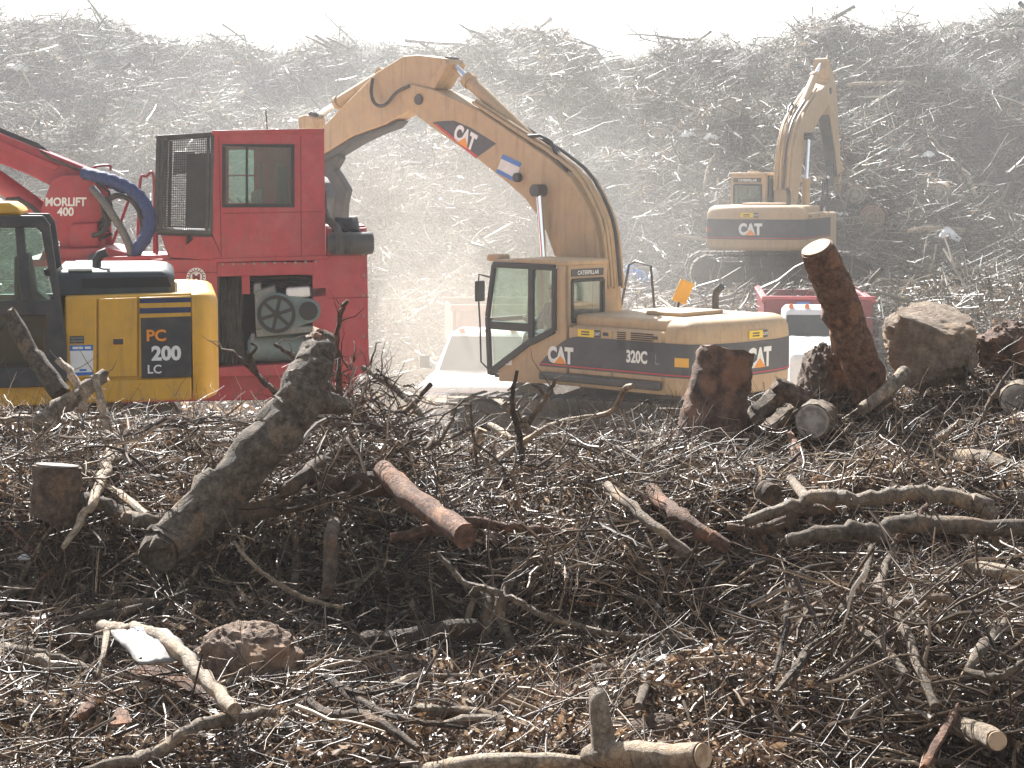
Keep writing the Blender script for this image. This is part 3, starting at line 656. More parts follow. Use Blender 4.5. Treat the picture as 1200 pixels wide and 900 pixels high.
kprism('door_panel', [(-70,368),(54,369),(54,428),(-70,430)], .55, .6, 'mirror_amber', bev=.01)
kbars('door_pillar', [((27,266),(34,352))], .09)
kprism('driver_seat', [(18,300),(34,296),(42,340),(56,352),(60,366),(18,366)], .3, .8, 'seat', bev=.04)
kprism('door_handle', [(54,314),(60,314),(62,322),(56,322)], -.08, -.04, 'black', bev=.008)
kprism('door_latch', [(0,378),(8,378),(8,384),(0,384)], -.08, -.04, 'black', bev=.008)
kprism('cab_base', [(-70,440),(78,440),(78,452),(-70,470)], .05, 1.1, 'komatsu_paint', bev=.01)
# tracks under it, mostly hidden by the debris
mbk = KB(); tz = hz(0,YK+1)
for yy in (.1, 2.0):
    pts = belt_path(hl=1.75, H_=.9); cx = K(60,0).x
    mbt = KB(); ring = [Vector((cx+p.x, YK+yy, .0+p.z)) for p in pts]; ring2 = [p+Vector((0,.55,0)) for p in ring]
    mbt.prism(ring, (0,.55,0)); mbt.build('track', 'track_steel', komatsu, bev=.02)
mb = KB().cyl((K(60,0).x,YK+1.35,.85),(K(60,0).x,YK+1.35,K(0,470).z+.02),.6,28); mb.build('turntable', 'track_steel', komatsu)

komatsu.rotation_euler[2] = R(10)
# ------------------------------------------------------------------ red grapple loader (near face at Y=26.5)
YM = 26.5
mc = at(320,450,YM); ML = Vector((mc.x, YM, -.02))
loader = world_thing('log_loader', 'big red log loader with wire-screened cab and MORLIFT 400 on its boom post', 'loader', ML)
def M3(px, py, dy=0.0): p = at(px,py,YM); return Vector((p.x, YM+dy, p.z))
def MM(): return MB(off=ML)
def mp(nm, pts, dy0, dy1, m='red_paint', par=loader, **k):
    return MM().prism([M3(x,y,dy0) for x,y in pts], (0,dy1-dy0,0)).build(nm, m, par, **k)
# cab block: four walls and roof so that the windows look inside
cab = mp('cab_wall', [(251,156),(263,156),(263,171),(263,241),(343,241),(343,171),(263,171),(263,156),(379,153.5),(381,304),(263,306),(249,272)], -.01, .05, bev=0)
mp('cab_wall', [(251,156),(263,156),(263,174),(263,240),(294,240),(294,174),(263,174),(263,156),(379,153.5),(381,304),(263,306),(249,272)], 1.62, 1.66)
mp('cab_roof', [(249,153),(380,150.5),(380,155.5),(249,158)], -.04, 1.7, bev=.01)
mp('cab_rear_wall', [(373,155),(379.5,155),(381.5,304),(375,304)], .0, 1.66)
mp('cab_floor', [(249,268),(379,268),(380,306),(263,306)], .05, 1.62)
mp('window_seal', [(261,169),(345,169),(345,243),(261,243),(261,171),(265,173),(265,239),(341,239),(341,173),(261,171)], -.022, -.005, 'black')
mp('window', [(263,171),(343,171),(343,241),(263,241)], .015, .025, 'cab_glass')
mp('window_slide_frame', [(288,172),(291,172),(291,240),(288,240)], -.005, .02, 'black')
mp('window', [(263,174),(294,174),(294,240),(263,240)], 1.63, 1.64, 'cab_glass')
mp('window_bar', [(263,205),(294,205),(294,207),(263,207)], 1.60, 1.62, 'red_paint')
mp('driver_seat', [(322,190),(336,192),(338,238),(346,262),(300,262),(300,246),(322,240)], .5, 1.1, 'seat', bev=.05)
mp('control_lever', [(303,190),(306,190),(308,235),(304,235)], .6, .66, 'charcoal')
mp('control_box', [(294,225),(306,222),(308,262),(292,262)], .3, .5, 'grey_metal', bev=.02)
mp('weld_strip', [(250,302.5),(383,299.5),(384,304.5),(250,307)], -.03, .0, bev=.006)
mp('cab_corner_trim', [(249.5,157),(254,157),(253,240),(249.5,240)], -.02, .0)
# front enclosure with wire mesh
for dy in (0, 1.6):
    seg = [((186,161),(250,157)),((187,160),(184,270)),((184,270),(248,272)),((250,157),(248,272)),((192,163),(190,270)),((245,160),(243,271))]
    mb = MM()
    for a, b in seg: mb.bar(M3(*a,dy), M3(*b,dy), .045, .045)
    mb.build('screen_frame', 'charcoal', loader, bev=.006)
for a in ((186,161),(184,270)): MM().bar(M3(*a,0),M3(*a,1.6),.045,.045).build('screen_crossbar', 'charcoal', loader)
mb = MM(); n1, n2 = 26, 40
for i in range(1,n1):
    f = i/n1; mb.bar(M3(187+f*62,160.5-f*3.5,0),M3(184.5+f*63,270+f*2,0),.008,.008)
for i in range(1,n2):
    f = i/n2; mb.bar(M3(187-f*2.6,160.8+f*109,0),M3(249.5-f*1.5,157.5+f*114,0),.010,.010)
mb.build('wire_screen', 'charcoal', loader)
mb = MM()
for i in range(1,22): f = i/22; mb.bar(M3(186.5,161,1.6*f),M3(184.3,270,1.6*f),.008,.008,nrm=(1,0,0))
for i in range(1,34): f = i/34; mb.bar(M3(187-f*2.6,160.8+f*109,0),M3(187-f*2.6,160.8+f*109,1.6),.010,.010,nrm=(1,0,0))
mb.build('wire_screen', 'charcoal', loader)
mp('inner_panel', [(216,180),(247,178),(247,268),(214,268)], .9, .95, 'hood_grey')
mp('inner_guard', [(198,176),(222,176),(226,200),(196,206)], 1.3, 1.4, 'grey_metal', bev=.02)
mp('step_platform', [(186,270),(249,272),(249,277),(187,275)], -.02, 1.65, 'black')
mp('cab_toe', [(190,275),(250,277),(264,306),(199,301)], .0, 1.6, bev=.01)
mb = MM().tube([M3(222,276,-.02),M3(221,284,-.04),M3(226,278,-.05)],.025,8); mb.build('hook', 'black', loader)
mb = MM().tube([M3(312,153,.8),M3(310,126,.8)],.008,6); mb.build('antenna', 'black', loader)
# seams, bolts and a door outline on the flat sheets
for a, b in (((262,250),(378,248)),((352,160),(353,300)),((257,160),(260,300))): MM().bar(M3(*a,-.012),M3(*b,-.012),.012,.01).build('weld_seam', 'dark_red', loader)
for a, b in (((384,300),(431,299)),((384,350),(432,349)),((200,312),(200,430)),((120,318),(255,319))): MM().bar(M3(*a,-.004),M3(*b,-.004),.014,.012).build('weld_seam', 'dark_red', loader)
for k in range(10): MM().cyl(M3(262+k*12,309.5-k*.3,-.05),M3(262+k*12,309.5-k*.3,.0),.018,8).build('bolt', 'grey_metal', loader)
for k in range(6): MM().cyl(M3(426,275+k*24,-.02),M3(426,275+k*24,.0),.018,8).build('bolt', 'grey_metal', loader)
# deck body, engine bay
mp('deck_body', [(118,302),(255,304),(257,440),(118,440)], .0, 2.4, bev=.012)
mp('right_column', [(366,304),(383,304),(383,268.5),(429.5,267.5),(432,418),(366,420)], .0, 2.4, bev=.012)
mp('bay_header', [(255,307),(367,307),(367,323),(350,322),(300,323),(255,324)], .0, 2.4, bev=.01)
mp('bay_back', [(255,320),(368,320),(368,432),(255,432)], 1.2, 1.25, 'black')
mp('bay_side', [(255,320),(258,320),(258,430),(255,430)], .02, 1.2, 'black')
mp('bay_post', [(283,322),(292,322),(293,345),(284,345)], .1, .2, 'red_paint')
mp('bay_sill', [(255,430),(368,425),(432,414),(433,439),(256,441)], -.02, 2.4, bev=.01)
mp('lower_frame', [(120,438),(425,438),(414,452),(415,470),(130,472)], .2, 2.2, 'red_paint', bev=.02)
rnd = random.Random(3)
mb = MM()
for k in range(9):
    x = 260+k*3; mb.tube([M3(x,324,.35+.05*(k%3)),M3(x+rnd.uniform(-3,3),360,.3),M3(x+rnd.uniform(-4,4),395,.35),M3(x+rnd.uniform(-5,5),428,.3)],.03,6)
mb.build('hose_bundle', 'rubber', loader, smooth=True)
mb = MM()
for k in range(6):
    y = 328+k*4; mb.tube([M3(290,y,.6+.04*k),M3(320,y+rnd.uniform(-5,5),.55),M3(364,y+rnd.uniform(-4,4),.6)],.022,6)
mb.build('pipework', 'rubber', loader, smooth=True)
# air compressor: pulley with spokes, guard, small pulley, motor, tank
c1, c2 = M3(324,368,-.02), M3(361,364.5,-.02); pr = 22/(F/YM)
mb = MM().tube([c1+Vector((0,.0,0)),c1+Vector((0,.12,0))],[pr*1.12]*2,32); mb.prism([c1+Vector((0,.02,pr*1.12)),c2+Vector((0,.02,pr*.66)),c2+Vector((0,.02,-pr*.66)),c1+Vector((0,.02,-pr*1.12))],(0,.1,0)); mb.tube([c2,c2+Vector((0,.12,0))],[pr*.66]*2,24)
cp = mb.build('compressor_guard', 'teal_tank', loader, bev=.008)
mb = MM()
for k in range(28):
    a0, a1 = 2*math.pi*k/28, 2*math.pi*(k+1)/28
    mb.bar(c1+Vector((math.cos(a0)*pr*.92,-.02,math.sin(a0)*pr*.92)), c1+Vector((math.cos(a1)*pr*.92,-.02,math.sin(a1)*pr*.92)), .05, .04)
for k in range(6):
    a = 2*math.pi*k/6+.3; mb.bar(c1+Vector((0,-.02,0)), c1+Vector((math.cos(a)*pr*.9,-.02,math.sin(a)*pr*.9)), .045, .02)
mb.cyl(c1+Vector((0,-.05,0)),c1,.06,16); mb.build('pulley', 'black', cp)
mb = MM().cyl(c2+Vector((0,-.04,0)),c2,pr*.5,20).cyl(c2+Vector((0,-.07,0)),c2,pr*.22,16); mb.build('small_pulley', 'black', cp)
mp('pump_block', [(298,342),(322,334),(324,346),(320,392),(300,392)], .08, .5, 'grey_metal', bev=.03)
mp('pump_head', [(297,333),(305,331),(307,344),(297,346)], .1, .4, 'grey_metal', bev=.02)
mp('air_filter', [(335,338),(363,336),(364,348),(335,350)], .0, .35, 'white_paint', bev=.03)
mp('motor', [(363,337),(383,336),(384,349),(364,350)], .0, .35, 'black', bev=.02)
mp('motor_body', [(338,350),(380,349),(378,388),(338,390)], .1, .4, 'charcoal', bev=.03)
mp('mounting_plate', [(300,386),(372,382),(373,389),(301,395)], .0, .55, 'grey_metal', bev=.01)
a, b = M3(290,410,.3), M3(372,409,.3); r_ = 17/(F/YM)
mb = MM(); L_ = (b-a)
mb.tube([a+L_*t for t in (0,.03,.08,.92,.97,1)], [r_*.5,r_*.85,r_,r_,r_*.85,r_*.5], 24); mb.build('air_tank', 'teal_tank', loader, smooth=True)
for px in (296,362): mb = MM().bar(M3(px,392,.3),M3(px,430,.3),.05,.3); mb.build('tank_leg', 'grey_metal', loader)
# badge
bc_ = M3(231,324.5,-.004); br = 11.2/(F/YM)
mb = MM().cyl(bc_+Vector((0,-.006,0)),bc_,br,32); bd = mb.build('badge', 'white_letter', loader)
mb = MM()
for k in range(36):
    a0, a1 = 2*math.pi*k/36, 2*math.pi*(k+1)/36
    mb.bar(bc_+Vector((math.cos(a0)*br*.68,-.008,math.sin(a0)*br*.68)), bc_+Vector((math.cos(a1)*br*.68,-.008,math.sin(a1)*br*.68)), .012, .004)
    if k%2 == 0:
        mb.bar(bc_+Vector((math.cos(a0)*br*.76,-.008,math.sin(a0)*br*.76)), bc_+Vector((math.cos(a0)*br*.92,-.008,math.sin(a0)*br*.92)), .014, .004)
letters(mb, 'M', .10, lambda u,v: (bc_.x+u, bc_.y-.0085, bc_.z+v), .03, 1.1); mb.build('badge_mark', 'dark_red', bd)
# muffler and intake
a, b = M3(383,285,-.22), M3(437.5,284.5,-.22); r_ = 13/(F/YM); L_ = b-a
mb = MM(); mb.tube([a+L_*t for t in (0,.05,.1,.45,.46,.5,.51,.93,.97,1)], [r_*.6,r_*.92,r_,r_,r_*1.06,r_*1.06,r_,r_,r_*.93,r_*.6], 24); mu = mb.build('muffler', 'charcoal', loader, smooth=True)
mb = MM().tube([M3(398,274,-.1),M3(398,263,0),M3(412,263,0),M3(412,274,-.1)],.12,14); mb.build('muffler_cap', 'black', mu, smooth=True)
mb = MM().tube([M3(378,225,.45),M3(379,245,.4),M3(384,258,.1),M3(394,266,-.2),M3(398,280,-.4),M3(397,297,-.4)],.055,12); mb.build('intake_hose', 'rubber', loader, smooth=True)
mp('muffler_bracket', [(404,266),(428,265),(428,272),(404,272)], .3, .8, bev=.01)
# boom post, boom, lift strut
post = mp('boom_post', [(62,212),(72,206),(103,205),(119,218),(124,290),(120,303),(64,303),(72,285),(60,268),(49,246)], .3, .36, bev=.012)
mp('boom_post', [(62,212),(72,206),(103,205),(119,218),(124,290),(120,303),(64,303),(72,285),(60,268),(49,246)], 1.25, 1.31, bev=.012)
s2 = 1/(F/YM)
mb = letters(MM(), 'MORLIFT', 10.5*s2, lambda u,v: (M3(78.5,236.5).x+u+v*.05, YM+.296, M3(78.5,236.5).z+v), .035, .86); mb.build('lettering', 'white_letter', post)
mb = letters(MM(), '400', 10.5*s2, lambda u,v: (M3(78,248).x+u+v*.05, YM+.296, M3(78,248).z+v), .035, .92); mb.build('lettering', 'white_letter', post)
bm_ = mp('main_boom', [(-160,86),(-40,133),(0,155.5),(40,172),(103,198),(112,205),(108,222),(62,219),(30,203),(0,191.5),(-60,163),(-170,120)], .45, 1.12, bev=.02)
mp('boom_rib', [(-100,108),(0,164),(70,195),(64,200),(0,174),(-100,120)], .41, .46, bev=.01)
mb = MM()
for k in range(4): mb.tube([M3(-100,112-k*2,.5+k*.12),M3(0,157-k*1.5,.5+k*.12),M3(40,172-k,.5+k*.12),M3(60,186-k,.4+k*.1),M3(86,197-k,.4+k*.1),M3(102,203-k,.4+.1*k)],.02,6)
mb.build('hydraulic_line', 'rubber', bm_, smooth=True)
mb = MM().tube([M3(-60,172,.75),M3(58,258,.75)],.14,16); mb.build('lift_cylinder', 'red_paint', loader, smooth=True)
mb = MM().tube([M3(8,243,.3),M3(12,234,.25),M3(24,233,.25),M3(40,243,.28),M3(48,252,.35)],.035,8); mb.build('hose', 'rubber', loader, smooth=True)
mp('slew_base', [(50,303),(56,291),(130,290),(150,296),(152,306),(50,308)], .1, 1.7, bev=.02)
mp('slew_plate', [(30,303),(160,304),(160,312),(30,311)], .0, 2.0, bev=.01)
mp('post_machinery', [(84,262),(116,260),(118,290),(82,292)], .24, .6, bev=.03)
mb = MM()
for k in range(6):
    r0 = random.Random(k); mb.tube([M3(112+k*2,212+k*8,.3),M3(122+r0.uniform(0,8),225+k*9,.2),M3(128+r0.uniform(-3,6),244+k*6,.25),M3(116,262+k*4,.3)],.022,6)
mb.build('hose', 'rubber', loader, smooth=True)
# blue sleeved hose, braided hose, loops
def mtube(nm, pts, r, m, n=12, jit=0):
    P_ = [Vector(p) for p in pts]; out = []
    for i in range(len(P_)-1):
        p0 = P_[max(i-1,0)]; p1 = P_[i]; p2 = P_[i+1]; p3 = P_[min(i+2,len(P_)-1)]
        for k in range(6):
            t = k/6; out.append(.5*((2*p1)+(p2-p0)*t+(2*p0-5*p1+4*p2-p3)*t*t+(3*p1-p0-3*p2+p3)*t**3))
    out.append(P_[-1]); rs = [r*(1+jit*math.sin(i*2.2)) for i in range(len(out))]
    return MM().tube(out, rs, n).build(nm, m, loader, smooth=True)
mtube('sleeved_hose', [M3(100,203,.3),M3(122,208,.1),M3(146,216,0),M3(166,230,-.05),M3(177,250,-.1),M3(175,274,-.1),M3(164,290,0),M3(156,301,.1)], .085, 'blue_sleeve', 14, .10)
mtube('sleeved_hose', [M3(102,207,.5),M3(128,214,.3),M3(150,224,.25),M3(168,240,.2),M3(172,262,.2),M3(166,284,.2),M3(158,302,.2)], .07, 'blue_sleeve', 12, .10)
mtube('braided_hose', [M3(110,221,.2),M3(121,232,.05),M3(134,250,0),M3(146,270,0),M3(154,288,.0),M3(157,302,.05)], .055, 'braid', 12, .06)
mtube('hose', [M3(124,236,.2),M3(140,229,.1),M3(158,236,.05),M3(168,256,.05),M3(168,278,.1),M3(158,298,.1)], .04, 'rubber')
mtube('hose', [M3(122,248,.2),M3(128,260,.15),M3(122,272,.15),M3(110,276,.2)], .035, 'rubber')
mtube('hose', [M3(108,310,-.02),M3(112,302,-.05),M3(118,300,-.05),M3(122,302,-.03)], .06, 'charcoal')
mtube('railing', [M3(106,200,.6),M3(110,195,.6),M3(126,194,.6),M3(127,200,.6)], .018, 'red_paint', 8)
mtube('railing', [M3(152,302,1.5),M3(154,250,1.5),M3(156,210,1.5),M3(163,207,1.5),M3(172,209,1.5),M3(173,302,1.5)], .022, 'red_paint', 8)
mtube('railing', [M3(178,302,1.2),M3(177,250,1.2),M3(178,210,1.2),M3(184,205,1.2)], .022, 'red_paint', 8)
mtube('railing', [M3(124,290,1.2),M3(136,258,1.2),M3(146,230,1.2)], .022, 'red_paint', 8)
mb = MM().bar(M3(104,303,-.04),M3(199,300,-.04),.05,.06); mb.build('deck_rail', 'red_paint', loader, bev=.01)
for px in (150, 380):
    for dy in (0.2, 1.9):
        c = M3(px,0,dy); mb = MM().cyl((c.x,c.y,.5),(c.x,c.y+.4,.5),.52,28); wl = mb.build('wheel', 'rubber', loader, bev=.06)
        mb = MM().cyl((c.x,c.y-.01,.5),(c.x,c.y+.41,.5),.27,20); mb.build('rim', 'charcoal', wl, bev=.02)

loader.rotation_euler[2] = R(6)
# ------------------------------------------------------------------ white pickup in the dust, front three-quarter, heading left and towards us
def veh(name, label, cat, loc, rz): return thing(name, label, cat, loc, rz)
PK = veh('pickup_truck', 'white pickup truck half hidden in dust behind the near excavator cab', 'pickup', (at(574,450,37).x, 37.6, -.78), R(-90-7))
def vp(nm, pts, y0, y1, m, par, **k): return MB().prism([(x,y0,z) for x,z in pts], (0,y1-y0,0)).build(nm, m, par, **k)
vp('body', [(2.6,.45),(2.68,.6),(2.66,1.02),(2.55,1.12),(1.2,1.2),(.2,1.22),(-1.0,1.22),(-2.7,1.2),(-2.75,.5),(-2.2,.42),(-1.2,.42),(1.1,.42)], -.98, .98, 'white_paint', PK, bev=.06, seg=3)
cabp = MB().loft([[(1.25,-.92,1.18),(1.25,.92,1.18),(-.95,.92,1.18),(-.95,-.92,1.18)],[(.45,-.72,1.86),(.45,.72,1.86),(-.75,.72,1.86),(-.75,-.72,1.86)],[(.35,-.66,1.91),(.35,.66,1.91),(-.68,.66,1.91),(-.68,-.66,1.91)]]).build('cab', 'white_paint', PK, bev=.03)
MB().add([(1.22,-.8,1.245),(1.22,.8,1.245),(.52,.68,1.83),(.52,-.68,1.83)],[(0,1,2,3)]).build('windshield', 'hood_grey', PK)
for s in (-1,1):
    MB().prism([(1.05,s*.905,1.26),(-.1,s*.905,1.26),(-.1,s*.76,1.78),(.42,s*.76,1.78)],(0,s*.008,0)).build('side_window', 'black', PK)
    MB().box((2.62,s*.62-.2,.78),(2.70,s*.62+.2,.98)).build('headlight', 'chrome', PK, bev=.03)
    MB().tube([(.95,s*.98,1.25),(.95,s*1.12,1.3)],.03,6).box((.90,s*1.12-.09,1.26),(1.0,s*1.12+.09,1.5)).build('mirror', 'black', PK, bev=.02)
    for x in (1.75,-1.75):
        wl = MB().cyl((x,s*.72,.38),(x,s*1.0,.38),.38,24).build('wheel', 'rubber', PK, bev=.04); MB().cyl((x,s*.9,.38),(x,s*1.01,.38),.2,18).build('rim', 'chrome', wl)
g = MB().box((2.64,-.40,.62),(2.70,.40,.98)).build('grille', 'charcoal', PK, bev=.01)
MB().box((2.70,-.4,.78),(2.715,.4,.82)).box((2.70,-.4,.66),(2.712,.4,.69)).box((2.70,-.4,.90),(2.712,.4,.93)).build('grille_bar', 'chrome', g)
MB().box((2.6,-.96,.42),(2.82,.96,.60)).build('bumper', 'white_paint', PK, bev=.04)
for s in (-.5,0,.5): MB().box((.30,s-.06,1.91),(.42,s+.06,1.96)).build('marker_light', 'amber', PK, bev=.015)
# ------------------------------------------------------------------ white tractor truck with red dump body, facing us
TR = veh('dump_truck', 'white truck with orange roof lights and a dark red dump body behind its cab', 'truck', (at(959,450,39).x, 39, -.86), R(-90-5))
TR.scale = (.88,.88,.88)
vp('chassis', [(3.2,.5),(-5.5,.5),(-5.5,.9),(3.2,.9)], -.45, .45, 'charcoal', TR)
vp('hood', [(3.3,.55),(3.35,1.1),(3.2,1.86),(2.7,2.02),(1.5,2.14),(1.4,.6)], -.84, .84, 'white_paint', TR, bev=.12, seg=4)
for s in (-1,1):
    vp('fender', [(3.1,.6),(3.05,1.1),(2.7,1.32),(2.0,1.34),(1.6,1.1),(1.5,.6)], s*1.0-.24, s*1.0+.24, 'white_paint', TR, bev=.1, seg=3)
    MB().box((3.0,s*1.02-.15,.92),(3.12,s*1.02+.15,1.12)).build('headlight', 'chrome', TR, bev=.03)
    wl = MB().cyl((2.3,s*.8,.5),(2.3,s*1.15,.5),.52,28).build('wheel', 'rubber', TR, bev=.05)
    MB().cyl((2.3,s*.95,.5),(2.3,s*1.16,.5),.28,20).build('rim', 'chrome', wl)
    for x in (-2.6,-3.9):
        wl = MB().cyl((x,s*.6,.5),(x,s*1.15,.5),.52,28).build('wheel', 'rubber', TR, bev=.05); MB().cyl((x,s*.95,.5),(x,s*1.16,.5),.28,20).build('rim', 'white_paint', wl)
    MB().tube([(1.2,s*.95,1.8),(1.35,s*1.3,1.85),(1.35,s*1.3,2.5),(1.2,s*.95,2.5)],.02,6).box((1.30,s*1.3-.08,1.9),(1.38,s*1.3+.08,2.3)).build('mirror', 'charcoal', TR, bev=.02)
MB().box((3.30,-.45,.75),(3.38,.45,1.5)).build('grille', 'grey_metal', TR, bev=.05)
MB().box((3.2,-1.15,.45),(3.5,1.15,.72)).build('bumper', 'chrome', TR, bev=.05)
MB().loft([[(1.5,-.95,1.0),(1.5,.95,1.0),(-.1,.95,1.0),(-.1,-.95,1.0)],[(1.5,-.95,1.9),(1.5,.95,1.9),(-.1,.95,1.9),(-.1,-.95,1.9)],[(1.15,-.86,2.62),(1.15,.86,2.62),(-.1,.86,2.62),(-.1,-.86,2.62)],[(1.0,-.78,2.72),(1.0,.78,2.72),(0,.78,2.72),(0,-.78,2.72)]]).build('cab', 'white_paint', TR, bev=.05)
MB().prism([(1.43,-.82,2.10),(1.43,.82,2.10),(1.225,.76,2.52),(1.225,-.76,2.52)],(.008,0,.003)).build('windshield', 'hood_grey', TR)
MB().prism([(1.504,-.88,1.93),(1.504,.88,1.93),(1.19,.80,2.56),(1.19,-.80,2.56)],(.006,0,.002)).build('windshield_seal', 'charcoal', TR)
for s in (-.7,-.35,0,.35,.7): MB().tube([(1.0,s,2.70),(1.0,s,2.76),(1.0,s,2.80)],[.055,.055,.02],12).build('marker_light', 'amber', TR, smooth=True)
dbm = MB().box((-5.6,-1.25,1.0),(-.35,-1.18,2.74)).box((-5.6,1.18,1.0),(-.35,1.25,2.74)).box((-.42,-1.25,1.0),(-.35,1.25,2.80)).box((-5.6,-1.25,1.0),(-5.53,1.25,2.72)).box((-5.6,-1.2,.95),(-.35,1.2,1.05))
db = dbm.build('dump_body', 'dark_red', TR, bev=.02)
MB().box((-5.6,-1.3,2.74),(-.35,-1.14,2.82)).box((-5.6,1.14,2.74),(-.35,1.3,2.82)).box((-.44,-1.3,2.80),(-.30,1.3,2.88)).build('top_rail', 'red_paint', db, bev=.02)
MB().box((-.34,-.5,2.62),(-.32,-.2,2.75)).build('plate', 'blue_label', db)
# rusty bin standing in the dust
BN = veh('dump_container', 'rusty brown roll-off container blurred by dust behind the excavator cab', 'container', (at(606,450,41).x, 41, -.55), R(6))
w_, h_ = 1.45, 1.95
bn = MB().box((-w_,-1.2,.15),(w_,-1.14,h_)).box((-w_,1.14,.15),(w_,1.2,h_)).box((-w_,-1.14,.15),(-w_+.06,1.14,h_)).box((w_-.06,-1.14,.15),(w_,1.14,h_)).box((-w_,-1.14,.1),(w_,1.14,.18)).build('bin', 'rust', BN, bev=.01)
mb = MB()
for k in range(7): x = -w_+.1+k*(2*w_-.2)/6; mb.box((x-.05,-1.27,.15),(x+.05,-1.2,h_-.05))
mb.build('rib', 'rust', BN, bev=.01); 
for s in (-1,1): MB().box((-w_-.05,s*1.21-.09,h_-.05),(w_+.05,s*1.21+.09,h_+.08)).build('rim_rail', 'rust', BN, bev=.02)
for s in (-1,1):
    for t in (-.7,.7): MB().cyl((s*.9,t-.1,-.02),(s*.9,t+.1,-.02),.16,16).build('roller', 'charcoal', BN)

# ------------------------------------------------------------------ operator in the near cab
def skin_person(name, label, loc, rz):
    P_ = {'pelvis':(.0,0,.0,.15,.13),'waist':(-.02,0,.18,.14,.11),'chest':(-.02,0,.40,.17,.12),'neck':(.0,0,.55,.06,.06),'head0':(.02,0,.62,.075,.08),'head':(.03,0,.70,.085,.10),'top':(.02,0,.79,.06,.07),
      'shL':(-.01,.18,.48,.07,.065),'elL':(.14,.24,.24,.05,.05),'wrL':(.36,.20,.24,.036,.036),'haL':(.45,.19,.26,.04,.025),
      'shR':(-.01,-.18,.48,.07,.065),'elR':(.14,-.24,.24,.05,.05),'wrR':(.36,-.20,.24,.036,.036),'haR':(.45,-.19,.26,.04,.025),
      'hiL':(.06,.10,-.02,.095,.09),'knL':(.46,.13,.04,.07,.07),'anL':(.58,.13,-.36,.045,.045),'toL':(.72,.14,-.42,.04,.03),
      'hiR':(.06,-.10,-.02,.095,.09),'knR':(.46,-.13,.04,.07,.07),'anR':(.58,-.13,-.36,.045,.045),'toR':(.72,-.14,-.42,.04,.03)}
    E = [('pelvis','waist'),('waist','chest'),('chest','neck'),('neck','head0'),('head0','head'),('head','top')]
    for s in 'LR': E += [('chest','sh'+s),('sh'+s,'el'+s),('el'+s,'wr'+s),('wr'+s,'ha'+s),('pelvis','hi'+s),('hi'+s,'kn'+s),('kn'+s,'an'+s),('an'+s,'to'+s)]
    ks = list(P_); me = bpy.data.meshes.new(name); me.from_pydata([P_[k][:3] for k in ks], [(ks.index(a),ks.index(b)) for a,b in E], [])
    o = bpy.data.objects.new(name, me); COL.objects.link(o); o.location = loc; o.rotation_euler = (0,0,rz)
    sk = o.modifiers.new('skin','SKIN'); 
    for i, k in enumerate(ks): me.skin_vertices[0].data[i].radius = P_[k][3:5] if len(me.skin_vertices) else (.1,.1)
    me.skin_vertices[0].data[0].use_root = True
    sb = o.modifiers.new('sub','SUBSURF'); sb.levels = 2; sb.render_levels = 2
    me.materials.append(MATS['shirt']); tag(o, label, 'person'); return o
try:
    c, s = math.cos(NPSI), math.sin(NPSI)
    lp = Vector((.62,.82,1.72)); wp = Vector((NC.x+lp.x*c-lp.y*s, NC.y+lp.x*s+lp.y*c, NC.z+lp.z))
    op = skin_person('person', 'operator in dark clothes seated inside the near excavator cab, hands forward', wp, NPSI)
    def ph(nm, rings, m):
        mb = MB()
        for cx, cy_, cz, rx, ry, rz in rings:
            n = 14; rr__ = []
            for k in range(9):
                t = math.pi*(k/8); rr__.append([(cx+rx*math.sin(t)*math.cos(2*math.pi*j/n), cy_+ry*math.sin(t)*math.sin(2*math.pi*j/n), cz+rz*math.cos(t)) for j in range(n)])
            mb.loft(rr__[1:-1])
        return mb.build(nm, m, op, smooth=True)
    ph('face', [(.055,0,.69,.088,.078,.115),(.145,0,.68,.018,.016,.025),(.04,.08,.69,.02,.015,.03),(.04,-.08,.69,.02,.015,.03)], 'skin')
    ph('hair', [(.02,0,.75,.10,.09,.085)], 'black')
    ph('hands', [(.46,.19,.27,.05,.035,.04),(.46,-.19,.27,.05,.035,.04)], 'skin')
except Exception as e: print('person failed', e)

# ------------------------------------------------------------------ blue tarp and loose bits on the hill
def crumple(name, label, cat, c, sx, sy, sz, m, seed=0, group=None, n=14):
    rr_ = random.Random(seed); mb = MB(); vs = []
    for j in range(n):
        for i in range(n):
            u, v = i/(n-1)*2-1, j/(n-1)*2-1
            q = Vector((u*sx, v*sy, sz*(1-u*u)*(1-v*v)+ sz*.5*mnoise.noise(Vector((u*2.3+seed,v*2.3,1)))+ sz*.25*mnoise.noise(Vector((u*6+seed,v*6,1)))))
            q.x += .12*sx*mnoise.noise(Vector((u*2,v*2,seed+5))); q.y += .12*sy*mnoise.noise(Vector((u*2,v*2,seed+9))); vs.append(q)
    mb.add(vs, [(j*n+i,j*n+i+1,(j+1)*n+i+1,(j+1)*n+i) for j in range(n-1) for i in range(n-1)])
    o = mb.build(name, m, smooth=True); o.location = c; sl_ = o.modifiers.new('solid','SOLIDIFY'); sl_.thickness = .012
    return tag(o, label, cat, group)
yt = hit(738,334,38,60,45)-.5; p = at(738,331,yt); crumple('tarp', 'bright blue crumpled tarp on the debris just above the near excavator hood', 'tarp', (p.x,yt,p.z), .52,.45,.42, 'tarp', 3)
p = at(766,326,yt); crumple('bag', 'pale crumpled plastic bag against the right end of the blue tarp', 'bag', (p.x,yt,p.z), .14,.2,.25, 'plastic_white', 5)
